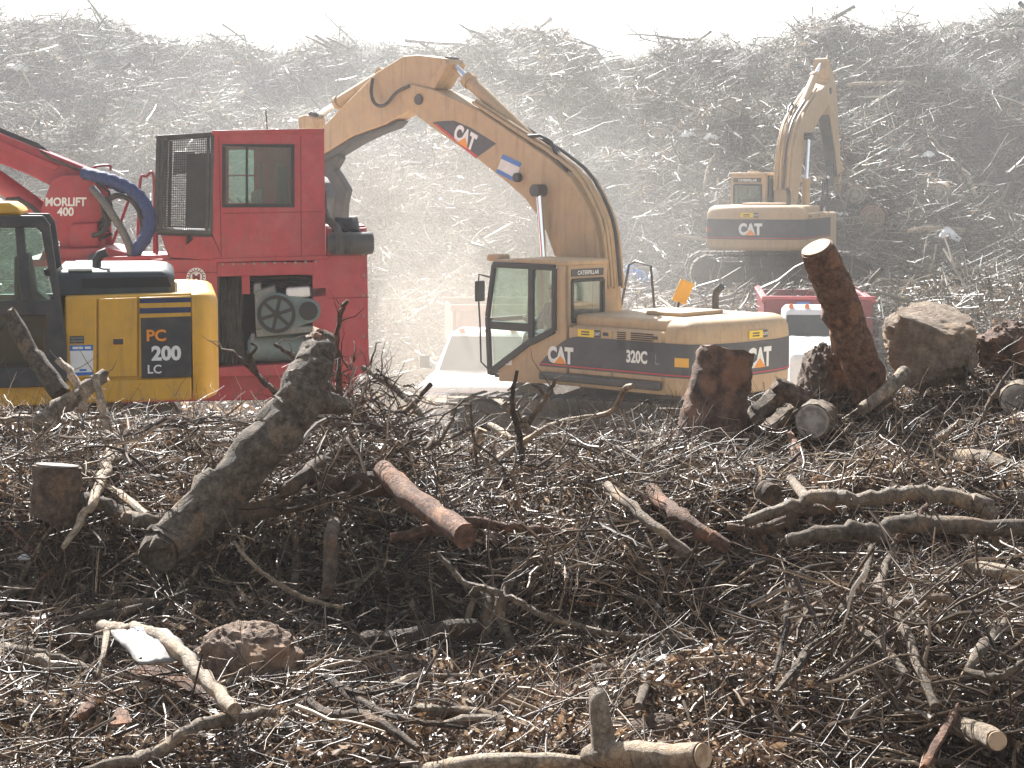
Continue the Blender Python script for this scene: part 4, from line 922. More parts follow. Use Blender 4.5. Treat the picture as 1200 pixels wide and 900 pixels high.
# ------------------------------------------------------------------ vectorised sticks, leaves
def sticks(P, D, Lg, Rd, K=4, M=3, bend=.12, taper=.35):
    n = len(P); D = D/np.linalg.norm(D,axis=1,keepdims=True)
    ref = np.where(np.abs(D[:,2:3])<.9, np.array([[0,0,1.]]), np.array([[1.,0,0]]))
    A = np.cross(D, ref); A /= np.linalg.norm(A,axis=1,keepdims=True); B = np.cross(D, A)
    walk = np.cumsum(rng.normal(0,1,(n,K,2)),axis=1)*bend; walk -= walk[:,:1]
    t = np.linspace(0,1,K)
    C = P[:,None]+D[:,None]*(t[None,:,None]*Lg[:,None,None]) + (A[:,None]*walk[...,:1]+B[:,None]*walk[...,1:])*Lg[:,None,None]/K
    rr_ = Rd[:,None]*(1-(1-taper)*t[None])*(1+rng.normal(0,.08,(n,K)))
    an = np.arange(M)*2*np.pi/M
    V = C[:,:,None]+rr_[:,:,None,None]*(A[:,None,None]*np.cos(an)[None,None,:,None]+B[:,None,None]*np.sin(an)[None,None,:,None])
    V = V.reshape(-1,3); base = (np.arange(n)*K*M)[:,None,None]
    k = np.arange(K-1)[None,:,None]*M; j = np.arange(M)[None,None]; j2 = (np.arange(M)+1)%M; j2 = j2[None,None]
    Q = np.stack([base+k+j, base+k+j2, base+k+M+j2, base+k+M+j],-1).reshape(-1,4)
    return V, Q
def sprays(P, D, Lg, Rd, kids=4, K=5, M=4, bend=.07, spread=.7):
    D = D/np.linalg.norm(D,axis=1,keepdims=True); out = [sticks(P, D, Lg, Rd, K, M, bend)]
    for k in range(kids):
        t = rng.uniform(.25,.95,len(P)); Dk = D+rng.normal(0,spread,D.shape); Dk /= np.linalg.norm(Dk,axis=1,keepdims=True); Lk = Lg*rng.uniform(.2,.55,len(P)); Pk = P+D*(Lg*t)[:,None]
        out.append(sticks(Pk, Dk, Lk, Rd*rng.uniform(.35,.6,len(P)), 4, 3, .16))
        j = rng.random(len(P)) < .6; t2 = rng.uniform(.3,.9,j.sum()); D2 = Dk[j]+rng.normal(0,.6,(j.sum(),3)); D2 /= np.linalg.norm(D2,axis=1,keepdims=True)
        out.append(sticks(Pk[j]+Dk[j]*(Lk[j]*t2)[:,None], D2, Lk[j]*.5, Rd[j]*.28, 3, 3, .2))
    return out
def merge(parts):
    Vs, Qs, n = [], [], 0
    for V, Q in parts: Vs.append(V); Qs.append(Q+n); n += len(V)
    return np.concatenate(Vs), np.concatenate(Qs)
def rdir(n, up=.3, lo=None):
    a = rng.uniform(0,2*np.pi,n); z = rng.normal(0,up,n); return np.stack([np.cos(a),np.sin(a),z],1)
def fg_points(n, y0=8.6, y1=19., edge=190, p=1., thin=True):
    Y = y0+(y1-y0)*rng.random(n)**p; u = rng.uniform(-edge,1200+edge,n)
    if thin:       # the open leafy patch at the foot of the bank carries fewer twigs
        mv = (Y < 12.4) & (u > 360) & (u < 930) & (rng.random(n) < .62); Y = np.where(mv, rng.uniform(12.6,18.5,n), Y)
    X = (u-600)*Y/F
    return X, Y
def gxyz(X, Y, lift): return np.stack([X, Y, H(X,Y)+lift],1)
def leaves(X, Y, size, lift, up=.5):
    n = len(X); c = gxyz(X,Y,lift); nn = rng.normal(0,1,(n,3)); nn[:,2] = np.abs(nn[:,2])*1.3; nn /= np.linalg.norm(nn,axis=1,keepdims=True)
    d = rng.normal(0,1,(n,3)); d -= nn*(d*nn).sum(1,keepdims=True); d /= np.linalg.norm(d,axis=1,keepdims=True); e = np.cross(nn,d)
    w = size*rng.uniform(.22,.5,n); cur = size*rng.uniform(-.4,.5,n)
    s = size[:,None]; w = w[:,None]; cu = cur[:,None]
    v = np.stack([c-d*s*.5+nn*cu*.6, c-e*w*.5-d*s*.05, c+e*w*.5+nn*cu*.3, c+d*s*.5+nn*cu*.5, ],1)
    # two quads-ish: six points curled strip
    v = np.stack([c-d*s*.5+nn*cu*.6-e*w*.15, c-d*s*.5+nn*cu*.6+e*w*.15, c-e*w*.5, c+e*w*.5+nn*cu*.2, c+d*s*.5+nn*cu*.5-e*w*.1, c+d*s*.5+nn*cu*.5+e*w*.1],1).reshape(-1,3)
    b = (np.arange(n)*6)[:,None]; Q = np.concatenate([b+np.array([[0,1,3,2]]), b+np.array([[2,3,5,4]])],0)
    return v, Q

def litmat(name, stops, rough, spec=.5, trans=0, bump=0):
    mat(name, (.2,.2,.2), rough, spec=spec, ramp=stops, island=True, var=.2, scale=30)
    m = MATS[name]
    m.node_tree.nodes['ColorRamp' if 'ColorRamp' in m.node_tree.nodes else 'Color Ramp'].color_ramp.interpolation = 'LINEAR'
    if trans:
        nt = m.node_tree; b = nt.nodes['Principled BSDF']; t = nt.nodes.new('ShaderNodeBsdfTranslucent'); mx = nt.nodes.new('ShaderNodeMixShader'); mx.inputs[0].default_value = trans
        src = b.inputs['Base Color'].links[0].from_socket; nt.links.new(src, t.inputs[0]); nt.links.new(b.outputs[0], mx.inputs[1]); nt.links.new(t.outputs[0], mx.inputs[2]); nt.links.new(mx.outputs[0], nt.nodes['Material Output'].inputs['Surface'])
litmat('leaf_mat', [(0,(.025,.013,.007)),(.36,(.09,.047,.024)),(.62,(.25,.145,.08)),(.84,(.48,.33,.205)),(1,(.72,.58,.43))], .36, .8, .25)
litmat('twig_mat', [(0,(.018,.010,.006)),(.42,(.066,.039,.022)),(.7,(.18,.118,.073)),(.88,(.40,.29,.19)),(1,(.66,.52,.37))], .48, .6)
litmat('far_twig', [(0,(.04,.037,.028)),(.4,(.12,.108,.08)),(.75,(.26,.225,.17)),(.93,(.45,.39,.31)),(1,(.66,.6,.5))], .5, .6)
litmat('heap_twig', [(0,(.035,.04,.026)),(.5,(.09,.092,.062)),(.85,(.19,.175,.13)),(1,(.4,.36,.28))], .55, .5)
litmat('grass_mat', [(0,(.20,.14,.06)),(.5,(.36,.27,.13)),(.8,(.30,.26,.11)),(1,(.12,.20,.05))], .6, .4, .3)
litmat('weed_mat', [(0,(.05,.09,.03)),(.6,(.10,.15,.06)),(1,(.2,.24,.11))], .6, .4, .3)

# foreground litter and brushwood
n = 250000; X, Y = fg_points(n, 8.6, 18.8, thin=False)
V, Q = leaves(X, Y, rng.choice([.022,.032,.045,.065,.09],n,p=[.22,.26,.25,.18,.09])*rng.uniform(.8,1.2,n)*(1+.02*(Y-10)), rng.random(n)**1.5*.16-.01)
tag(np_mesh('leaf_litter', V, Q, 'leaf_mat'), 'dry brown leaves and bark chips carpeting the debris', kind='stuff')
parts = []
n = 26000; X, Y = fg_points(n); D = rdir(n,.45); Lg = rng.uniform(.08,.34,n)
parts.append(sticks(gxyz(X,Y,rng.random(n)**1.6*.18)-D*Lg[:,None]*.3, D, Lg, rng.uniform(.0012,.0035,n), 4, 3, .22))
n = 13000; X, Y = fg_points(n); D = rdir(n,.4); Lg = rng.uniform(.06,.26,n)
parts.append(sticks(gxyz(X,Y,rng.random(n)**1.3*.15)-D*Lg[:,None]*.4, D, Lg, rng.uniform(.005,.015,n), 4, 6, .10, .75))
n = 5000; X, Y = fg_points(n); D = rdir(n,.30); Lg = rng.uniform(.2,.6,n)
parts.append(sticks(gxyz(X,Y,rng.random(n)**1.5*.26)-D*Lg[:,None]*.4, D, Lg, rng.uniform(.003,.008,n), 5, 4, .2))
n = 900; X, Y = fg_points(n); D = rdir(n,.28); Lg = rng.uniform(.35,1.1,n)
parts.append(sticks(gxyz(X,Y,.02+rng.random(n)**1.3*.22)-D*Lg[:,None]*.4, D, Lg, rng.uniform(.007,.016,n), 6, 6, .16))
n = 3900; X, Y = fg_points(n); D = rdir(n,.6); Lg = rng.uniform(.3,1.0,n)
parts += sprays(gxyz(X,Y,rng.random(n)**1.3*.2)-D*Lg[:,None]*.3, D, Lg, rng.uniform(.003,.008,n))
n = 750; Y = rng.uniform(12.8,14.2,n); X = (rng.uniform(-40,1240,n)-600)*Y/F; D = rdir(n,1.2); D[:,1] -= .8; Lg = rng.uniform(.2,.7,n)
parts += sprays(gxyz(X,Y,.05), D, Lg, rng.uniform(.003,.010,n))
n = 420; Y = rng.uniform(15.0,18.0,n); X = (rng.uniform(-60,1260,n)-600)*Y/F; D = rdir(n,1.1); D[:,2] = np.abs(D[:,2]); Lg = rng.uniform(.25,.6,n)
parts += sprays(gxyz(X,Y,0), D, Lg, rng.uniform(.003,.007,n))
# upright twigs along the crest
n = 900; Y = rng.uniform(15.2,18.2,n); X = (rng.uniform(-60,1260,n)-600)*Y/F; D = rdir(n,.9); D[:,2] = np.abs(D[:,2]); Lg = rng.uniform(.15,.6,n)
parts.append(sticks(gxyz(X,Y,0), D, Lg, rng.uniform(.002,.006,n), 5, 4, .25))
V, Q = merge(parts)
tag(np_mesh('brushwood', V, Q, 'twig_mat', True), 'tangle of thin twigs and sticks heaped in the foreground', kind='stuff')
# dry grass tufts, lower left and beside the red root ball
n = 9000; k = 44
cx = rng.uniform(-40,470,k); cyy = rng.uniform(8.9,10.6,k); i = rng.integers(0,k,n)
Y = cyy[i]+rng.normal(0,.16,n); X = ((cx[i]-600)*cyy[i]/F)+rng.normal(0,.16,n); D = rdir(n,.8); D[:,2] = np.abs(D[:,2])
V, Q = sticks(gxyz(X,Y,0), D, rng.uniform(.05,.17,n), rng.uniform(.0009,.002,n), 4, 3, .5, .1)
tag(np_mesh('grass', V, Q, 'grass_mat'), 'straw coloured dry grass among the litter at the bottom left', kind='stuff')

# ---- far hill of branches
def hill_points(n, y0=39., y1=70., x0=-27, x1=27, p=1.):
    Y = y0+(y1-y0)*rng.random(n)**p; X = rng.uniform(x0,x1,n)*(Y/60)
    ok = ~((np.abs(X-6.6) < 3.4) & (np.abs(Y-49.6) < 3.2)); X = np.where(ok, X, X+rng.choice([-7.5,7.5],n)); return X, Y
parts = []
n = 110000; X, Y = hill_points(n); D = rdir(n,.55); Lg = rng.uniform(.25,1.1,n)
clump = fbm(X*.5+9,Y*.5,3); lift = rng.random(n)**1.5*(.35+.35*np.clip(clump,0,1))
parts.append(sticks(gxyz(X,Y,lift)-D*Lg[:,None]*.4, D, Lg, rng.uniform(.004,.011,n), 4, 3, .22))
n = 9000; X, Y = hill_points(n); D = rdir(n,.5); Lg = rng.uniform(.6,2.0,n)
parts += sprays(gxyz(X,Y,rng.random(n)**1.3*.5)-D*Lg[:,None]*.3, D, Lg, rng.uniform(.012,.028,n), 4, 5, 4, .09)
n = 600; X, Y = hill_points(n); D = rdir(n,.35); Lg = rng.uniform(1.0,3.2,n)
parts += sprays(gxyz(X,Y,.15+rng.random(n)*.4)-D*Lg[:,None]*.3, D, Lg, rng.uniform(.035,.085,n), 3, 6, 6, .07)
n = 5000; X, Y = hill_points(n); D = rdir(n,.38); Lg = rng.uniform(.5,2.1,n)
parts.append(sticks(gxyz(X,Y,rng.random(n)**1.4*.45)-D*Lg[:,None]*.4, D, Lg, rng.uniform(.010,.028,n), 6, 4, .16))
n = 26000; Y = rng.uniform(61,71,n); X = rng.uniform(-30,30,n); c = fbm(X*.35+3,Y*.2,3); ok = c > -.15; X, Y = X[ok], Y[ok]; n = len(X)
D = rdir(n,.9); D[:,2] = np.abs(D[:,2])*.8; Lg = rng.uniform(.3,1.0,n)
parts.append(sticks(gxyz(X,Y,rng.random(n)*.5*np.clip(c[ok]+.3,0,1)), D, Lg, rng.uniform(.004,.010,n), 4, 3, .3))
V, Q = merge(parts)
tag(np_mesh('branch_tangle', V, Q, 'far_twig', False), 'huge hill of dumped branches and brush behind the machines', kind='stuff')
# bushy heaps of fine twigs on the hill
parts = []
for k in range(170):
    if k < 45: cx, cy_ = rng.uniform(-26,26), rng.uniform(62,69); rad = rng.uniform(.7,1.9)
    else: cy_ = rng.uniform(44,66); cx = rng.uniform(-24,24)*cy_/60; rad = rng.uniform(.5,1.4)
    if abs(cx-6.6) < 5 and cy_ < 55: continue
    n = int(620*rad); base = np.array([cx,cy_,hz(cx,cy_)-.1]); a = rng.normal(0,1,(n,3)); a[:,2] = np.abs(a[:,2])*.7; a /= np.linalg.norm(a,axis=1,keepdims=True)
    st = base+a*rad*rng.random((n,1))*.75; D = a+rng.normal(0,.5,(n,3)); Lg = rng.uniform(.2,.7,n)*rad**.5
    parts.append(sticks(st, D, Lg, rng.uniform(.004,.009,n), 4, 3, .3))
V, Q = merge(parts)
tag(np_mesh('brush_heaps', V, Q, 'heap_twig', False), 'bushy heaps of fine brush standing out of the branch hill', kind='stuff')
n = 110000; X, Y = hill_points(n, 36, 68, p=1.2)
V, Q = leaves(X, Y, rng.uniform(.06,.19,n), rng.random(n)**1.5*.5)
tag(np_mesh('wood_litter', V, Q, 'leaf_mat'), 'bark, chips and leaves scattered over the branch hill', kind='stuff')
# yard litter between
n = 9000; Y = rng.uniform(18.5,42,n); X = rng.uniform(-12,12,n)*Y/30; D = rdir(n,.12); Lg = rng.uniform(.15,.8,n)
V, Q = sticks(gxyz(X,Y,.01), D, Lg, rng.uniform(.004,.012,n), 4, 3, .2)
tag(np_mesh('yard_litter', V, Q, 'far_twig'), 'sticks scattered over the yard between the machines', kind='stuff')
# green weeds below the distant excavator
parts = []
for cx, cy_, py in ((868,46.5,0),(880,46.2,0),(845,46.8,0),(905,46.4,0)):
    x = at(cx,330,cy_).x; n = 1100; a = rng.normal(0,1,(n,3)); a[:,2] = np.abs(a[:,2]); a /= np.linalg.norm(a,axis=1,keepdims=True)
    base = np.array([x,cy_,hz(x,cy_)]); st = base+a*rng.random((n,1))*.42; parts.append(sticks(st, a+rng.normal(0,.6,(n,3)), rng.uniform(.06,.16,n), rng.uniform(.010,.022,n), 3, 3, .3, .1))
V, Q = merge(parts); tag(np_mesh('weeds', V, Q, 'weed_mat'), 'pale green weeds growing in front of the distant excavator tracks', kind='stuff')

# ------------------------------------------------------------------ individual logs and branches
def catmull(P_, rs, sub=5):
    out, ro = [], []
    for i in range(len(P_)-1):
        p0, p1, p2, p3 = P_[max(i-1,0)], P_[i], P_[i+1], P_[min(i+2,len(P_)-1)]
        for k in range(sub):
            t = k/sub; out.append(.5*((2*p1)+(p2-p0)*t+(2*p0-5*p1+4*p2-p3)*t*t+(3*p1-p0-3*p2+p3)*t**3)); ro.append(rs[i]*(1-t)+rs[i+1]*t)
    return out+[P_[-1]], ro+[rs[-1]]
def rough_tube(mb, path, rs, n, seed, amp=.10, jag=0):
    k = len(path); prev = None; vs = []
    for i, p in enumerate(path):
        d = (path[min(i+1,k-1)]-path[max(i-1,0)]).normalized()
        a = d.orthogonal().normalized() if prev is None else (prev-d*prev.dot(d)).normalized()
        prev = a; b = d.cross(a)
        for j in range(n):
            th = 2*math.pi*j/n; c = math.cos(th); s_ = math.sin(th)
            q = mnoise.noise(Vector((c*1.3+seed, s_*1.3, i*.45)))+.5*mnoise.noise(Vector((c*4+seed, s_*4, i*1.3)))
            v = p+(a*c+b*s_)*rs[i]*(1+amp*q)
            if jag and i in (0,k-1): v += d*(jag*rs[i]*mnoise.noise(Vector((c*3,s_*3,seed)))*(1 if i else -1)*2)
            vs.append(v)
    fs = [(i*n+j,i*n+(j+1)%n,(i+1)*n+(j+1)%n,(i+1)*n+j) for i in range(k-1) for j in range(n)]+[list(range(n))[::-1], list(range((k-1)*n,k*n))]
    mb.add(vs, fs)
MARKS = []
SEED = [0]
def pixpath(pts, Y=None, lift=.0, toward=.0):
    n = len(pts)
    if Y is None:
        ya, yb = hit(*pts[0][:2]), hit(*pts[-1][:2])
        yy = [ya+(yb-ya)*i/(n-1) for i in range(n)]
        # keep it out of the bank
        for i, p in enumerate(pts): yy[i] = min(yy[i], hit(p[0],p[1]))
        mx_ = sum(p[0] for p in pts)/n; mp_ = sum(p[1] for p in pts)/n; toward = toward+(.85 if (mx_ > 890 and 620 < mp_ < 840) or (590 < mx_ < 830 and 580 < mp_ < 700) or (280 < mx_ < 520 and 480 < mp_ < 650) else 0); base_ = .6 if mp_ < 608 else .32 if mp_ < 735 else .42
        yy = [y-base_-toward*.7 for y in yy]
    elif hasattr(Y,'__len__'): yy = list(Y) if len(Y) == n else [Y[0]+(Y[1]-Y[0])*i/(n-1) for i in range(n)]
    else: yy = [Y]*n
    P_ = [at(p[0],p[1],y) for p, y in zip(pts,yy)]
    rs = [p[2]/(F/y) for p, y in zip(pts,yy)]
    return P_, rs
def log(name, label, cat, pts, m='bark_grey', Y=None, limbs=(), cut=None, n=14, amp=.12, jag=0, group=None, twigs=0, toward=0, mark=True, sub=5, endmat='cut_wood'):
    """pts: (px, py, radius px). limbs: further paths, same body. cut: which ends ('0','1') show a sawn face."""
    SEED[0] += 1; sd_ = SEED[0]*3.7; rn = random.Random(SEED[0])
    P_, rs = pixpath(pts, Y, toward=toward); loc = P_[len(P_)//2].copy()
    mb = MB(off=loc); path, ro = catmull(P_, rs, sub)
    if cat == 'branch' and not twigs: twigs = 5
    path = [p+Vector((mnoise.noise(Vector((i*4/sub,sd_,0))),mnoise.noise(Vector((i*4/sub,sd_,5))),mnoise.noise(Vector((i*4/sub,sd_,9)))))*ro[i]*(.9 if cat == 'branch' else 0 if cat == 'stump' else .25)*max(0,min(1,(i-1)/3,(len(path)-2-i)/3)) for i, p in enumerate(path)]
    ro = [r_*(1+(.16 if cat != 'stump' else .03)*mnoise.noise(Vector((i*3.5/sub,sd_+3,2)))) for i, r_ in enumerate(ro)]
    rough_tube(mb, path, ro, n, sd_, amp, jag)
    for lb in limbs:
        yi = None
        Pl, rl = pixpath(lb, Y, toward=toward)
        j = min(range(len(path)), key=lambda q: (Vector(to_px(path[q]))-Vector(lb[0][:2])).length)
        sh = path[j]-Pl[0]; Pl = [p+sh*(1-i/(len(Pl)-1)) for i, p in enumerate(Pl)]
        pa, ra = catmull(Pl, rl, 4); rough_tube(mb, pa, ra, max(6,n-4), sd_+9, amp, jag)
    for _ in range(twigs):
        j = rn.randrange(2, len(path)-1); d = Vector((rn.gauss(0,1),rn.gauss(0,1),abs(rn.gauss(0,1)))).normalized(); L_ = rn.uniform(.1,.4); r0 = min(ro[j]*.5,.006)
        pa = [path[j]]; 
        for q in range(4): d = (d+Vector((rn.gauss(0,.3),rn.gauss(0,.3),rn.gauss(0,.3)))).normalized(); pa.append(pa[-1]+d*L_/4)
        mb.tube(pa, [r0,r0*.8,r0*.6,r0*.4,r0*.2], 5)
    o = mb.build(name, m, smooth=True); o.location = loc; tag(o, label, cat, group)
    if cut:
        for e in cut:
            i, s_ = (0,-1) if e == '0' else (len(path)-1,1)
            d = (path[1]-path[0]).normalized() if e == '0' else (path[-1]-path[-2]).normalized()
            c = path[i]+d*.004*s_; a = d.orthogonal().normalized(); b = d.cross(a); nn = 24; r_ = ro[i]*.90
            ring = [c+(a*math.cos(2*math.pi*k/nn)+b*math.sin(2*math.pi*k/nn))*r_*(1+.05*mnoise.noise(Vector((math.cos(k*.26)*2,math.sin(k*.26)*2,sd_)))) for k in range(nn)]
            cm = MB(off=loc).prism(ring, d*.012*s_).build('cut_face', endmat, o, bev=.003)
    if mark:
        q = pts[len(pts)//2]; MARKS.append((q[0],q[1],label))
    return o

HERO = 'big logs and branches'
log('forked_log', 'big forked grey trunk slanting up from lower left to a splintered top', 'log', [(183,652,20),(200,634,28),(252,583,29),(318,512,27),(352,462,27),(372,420,22),(376,398,16)], Y=(12.6,13.7), limbs=[[(228,608,22),(262,604,17),(300,597,14),(345,588,12),(378,583,10)],[(352,470,16),(385,470,14),(405,478,8)]], amp=.2, jag=.8, n=30, twigs=10, sub=9)
log('split_stub', 'splintered reddish heartwood sticking out of the big forked trunk top', 'splinter', [(374,432,9),(377,410,9),(372,394,7),(378,388,2)], 'bark_red', jag=1.5, amp=.5, Y=(13.5,13.6))
log('log', 'tall reddish-brown sawn log leaning left beside the white truck', 'log', [(1030,492,22),(1010,430,23),(990,372,23),(974,330,22),(957,291,20)], 'bark_red', Y=(16.6,16.2), cut='1', n=24, amp=.07, sub=7)
for px, py, r_ in ((990,357,5),(993,377,4),(977,330,2.5)):
    c = at(px,py,16.45-.17+ (0 if py>350 else -.05)); d = Vector((.1,-1,.15)).normalized(); lg = bpy.data.objects['log']; a_ = d.orthogonal().normalized(); b_ = d.cross(a_)
    ring = [c+(a_*math.cos(k*math.pi/6)*(1.3 if py==377 else 1)+b_*math.sin(k*math.pi/6)*.8)*r_/(F/16.3)*(1+.2*math.sin(k*2.1)) for k in range(12)]
    MB(off=lg.location).prism(ring, -d*.05).build('knot', 'cut_wood', lg, bev=.004)
log('stump', 'dark square-topped stump standing in front of the near excavator tail', 'stump', [(830,520,42),(838,480,38),(846,440,35),(851,410,33)], 'bark_coarse', Y=(16.0,16.1), n=36, amp=.09, jag=.05, sub=8)
log('stump', 'low square sawn stump with flat grey-brown side at the left', 'stump', [(60,612,30),(64,598,30),(65,575,29),(67,547,28)], 'bark_brown', Y=(13.1,13.15), n=26, amp=.10, cut='1', endmat='cut_wood_grey')
def rootball(name, label, px, py, rx, ry, Y, m, seed, cuts=(), flat=1., cut_lab=None):
    c = at(px, py, Y); s = 1/(F/Y); n1, n2 = 56, 84; rings = []
    for i in range(1,n1):
        ph = math.pi*i/n1; ring = []
        for j in range(n2):
            th = 2*math.pi*j/n2; d = Vector((math.sin(ph)*math.cos(th), math.sin(ph)*math.sin(th), math.cos(ph)))
            q = 1+.16*mnoise.noise(d*1.4+Vector((seed,0,0)))+.12*mnoise.noise(d*4+Vector((0,seed,0)))-.05*abs(mnoise.noise(Vector((d.x*6,d.y*6,d.z*14+seed))))+.06*mnoise.noise(Vector((d.x*14,d.y*14,d.z*30)))+.03*mnoise.noise(d*40)
            v = Vector((d.x*rx*s*q, d.y*(rx+ry)/2*s*q, d.z*ry*s*q))
            for cn, cd in cuts:
                cn_ = Vector(cn).normalized(); lim = cd*(rx+ry)/2*s; e = v.dot(cn_)
                if e > lim: v -= cn_*(e-lim)*.86
            ring.append(v)
        rings.append(ring)
    o = MB().loft(rings).build(name, m, smooth=True); o.location = c; tag(o, label, 'root ball'); MARKS.append((px,py,label)); return o
rb1 = rootball('root_ball', 'large pale-topped root ball right of the tall leaning log', 1090, 402, 54, 54, 16.7, 'bark_tan', 3, cuts=[((-.6,-.8,-.1),.6),((.1,-.38,.92),.6)])
rb2 = rootball('root_ball', 'rough reddish root ball lying at the lower left', 290, 775, 68, 44, hit(290,815)-.2, 'bark_lumpy', 8, cuts=[((-.7,-.7,0),.8)])
rb3 = rootball('root_ball', 'dark ragged root clump in front of the white truck hood', 964, 458, 30, 54, 16.9, 'bark_lumpy', 15)
rb4 = rootball('root_ball', 'small fibrous brown clump beside the light forked log at the bottom', 768, 858, 36, 20, hit(768,872)-.1, 'bark_lumpy', 22)
rb5 = rootball('root_ball', 'dark root clump at the right edge of the pile crest', 1182, 412, 40, 34, 17.1, 'bark_coarse', 31)
for cx, cyy, nr, sc_, lab in ((425,470,26,1.0,None),(968,440,16,.8,None)):
    pass
log('forked_log', 'pale forked log with round cut end lying at the bottom edge', 'log', [(822,886,17),(775,888,18),(715,884,17),(690,886,12)], 'bark_pale', Y=(9.0,9.5), limbs=[[(705,880,17),(703,850,14),(700,822,12),(700,812,10)]], cut='0', n=20, amp=.08, toward=.1)
log('log', 'long smooth pale log along the bottom edge left of the cut one', 'log', [(495,905,10),(560,894,11),(640,893,11),(694,897,9)], 'bark_pale', n=16, amp=.08, toward=.05)
log('log', 'grey sawn log propped up on a stub right of bottom centre', 'log', [(694,789,9.5),(730,783,11),(770,768,12),(802,752,14)], 'bark_grey', limbs=[[(752,778,8),(756,800,7),(748,828,5)]], cut='0', n=18, amp=.1, toward=.25, endmat='cut_wood_dark')
log('log', 'short pale log with round brown cut end near the bottom right corner', 'log', [(1168,868,13),(1148,860,14),(1122,850,12)], 'bark_pale', Y=(9.4,10.0), cut='0', n=18, toward=.15)
log('branch', 'long pale forked branch with stub, upper of the two thick ones at right', 'branch', [(872,612,6),(920,596,8),(962,582,9),(1010,586,9),(1065,577,9),(1110,582,10),(1150,592,11),(1166,606,7)], 'bark_pale', limbs=[[(950,586,7),(936,572,6),(926,560,5)],[(1150,595,8),(1163,618,6),(1168,640,4)]], n=14, toward=.25)
log('branch', 'thick grey branch, lower of the two running to the right edge', 'branch', [(925,633,8),(965,626,10),(1020,622,11),(1075,612,11),(1140,616,10),(1230,622,10)], 'bark_grey', n=14, toward=.18, cut='0', endmat='cut_wood_grey')
log('branch', 'curved brown branch bending down at left end below the pale forked one', 'branch', [(852,617,4),(880,620,6),(905,617,7),(940,600,8),(975,594,8)], 'bark_brown', n=12, toward=.1)
log('log', 'mossy grey log end at the right edge, cut face to the left', 'log', [(1126,536,10),(1160,540,12),(1190,556,12),(1235,572,13)], 'bark_weathered', cut='0', n=16, toward=.15, endmat='cut_wood_grey')
log('log', 'pale log at the far right lying below the thick grey branch', 'log', [(1140,664,8),(1180,672,10),(1235,688,11)], 'bark_pale', n=14, toward=.12)
log('branch', 'dark red-brown pointed stick crossing the two thick right branches', 'branch', [(1046,642,4),(1060,622,4),(1082,598,4),(1100,575,2)], 'bark_red', n=8, toward=.5)
log('branch', 'sinuous branch hanging down the right bank from the thick branches', 'branch', [(1048,640,4),(1036,668,5),(1030,690,7),(1048,712,6),(1066,752,6),(1080,790,6),(1096,828,6)], 'bark_grey', limbs=[[(1050,708,5),(1072,700,5),(1108,700,6),(1116,712,4)]], n=12, toward=.25)
log('branch', 'arched grey branch coming down the right bank to the litter', 'branch', [(1022,640,4),(1012,680,5),(985,715,5),(958,752,6),(935,778,7),(928,800,4)], 'bark_grey', limbs=[[(940,775,5),(922,795,4),(908,812,3)],[(984,716,5),(1010,740,6),(1038,762,5),(1062,790,4)]], n=10, toward=.3)
log('branch', 'thin bowed twig left of the arched branch on the right bank', 'branch', [(985,660,3),(940,668,3),(925,700,4),(920,740,4),(905,800,3)], 'bark_brown', n=8, toward=.2)
log('splinter', 'bright orange-brown splintered stick standing at the bottom right', 'splinter', [(1082,902,6),(1100,868,6),(1118,838,5),(1126,820,3)], 'bark_red', n=8, toward=.4, jag=1.2, amp=.3)
log('branch', 'short knobbly pale branch pointing up near the right edge', 'branch', [(1134,786,5),(1150,760,7),(1170,738,6),(1182,722,5)], 'bark_weathered', n=10, toward=.25)
log('branch', 'thin branch with fork reaching the right edge below the knobbly one', 'branch', [(1132,786,5),(1166,794,5),(1190,782,4),(1225,764,3)], 'bark_grey', n=8, toward=.25)
log('log', 'red-brown sawn log pointing up left in the middle of the bank', 'log', [(449,551,12),(475,578,14),(510,602,15),(545,628,14)], 'bark_red', cut='0', n=18, toward=.25)
log('log', 'dark horizontal log lying just behind the red-brown sawn log', 'log', [(360,563,11),(400,566,13),(440,568,14),(475,572,13)], 'bark_coarse', n=16, toward=.0)
log('branch', 'split brown branch rising right, crossing above the dark horizontal log', 'branch', [(330,580,7),(360,556,9),(400,525,8),(434,496,7)], 'bark_brown', n=12, toward=.5, jag=.8)
log('branch', 'long nearly level branch across the middle of the bank', 'branch', [(458,630,6),(500,622,7),(548,612,7),(600,618,6),(650,622,5),(692,626,4)], 'bark_red', n=10, toward=.3)
log('branch', 'long thin pale branch snaking down to the lower right of the bank', 'branch', [(512,648,3),(530,668,4),(545,684,4),(575,692,4.5),(605,704,4.5),(640,722,4),(700,740,4),(760,748,4),(800,745,3)], 'bark_pale', n=8, toward=.55)
log('branch', 'thin curved pale twig left of centre on the dark bank', 'branch', [(274,634,2),(290,655,2.5),(320,680,3),(360,702,3),(402,712,2)], 'bark_pale', n=7, toward=.5)
log('branch', 'straight reddish pole slanting down right in the centre of the bank', 'branch', [(764,574,8),(790,600,9),(822,622,9),(852,642,8)], 'bark_red', n=12, toward=.2, cut='0')
log('branch', 'thin straight pole left of the reddish pole in the bank', 'branch', [(712,568,5),(735,590,6),(770,620,6),(808,650,6)], 'bark_grey', n=10, toward=.2)
log('branch', 'pale branch slanting down from the crest in front of the tracks', 'branch', [(700,487,2),(660,494,4),(625,510,4),(596,530,5),(580,540,4)], 'bark_pale', Y=(16.0,15.2), limbs=[[(706,486,3),(722,480,3),(734,456,4),(742,452,3)]], n=8)
log('branch', 'dark stick pointing up right above the crest near the tracks', 'branch', [(454,500,4),(470,488,3),(486,470,3),(505,450,3)], 'bark_brown', Y=(15.6,16), n=8)
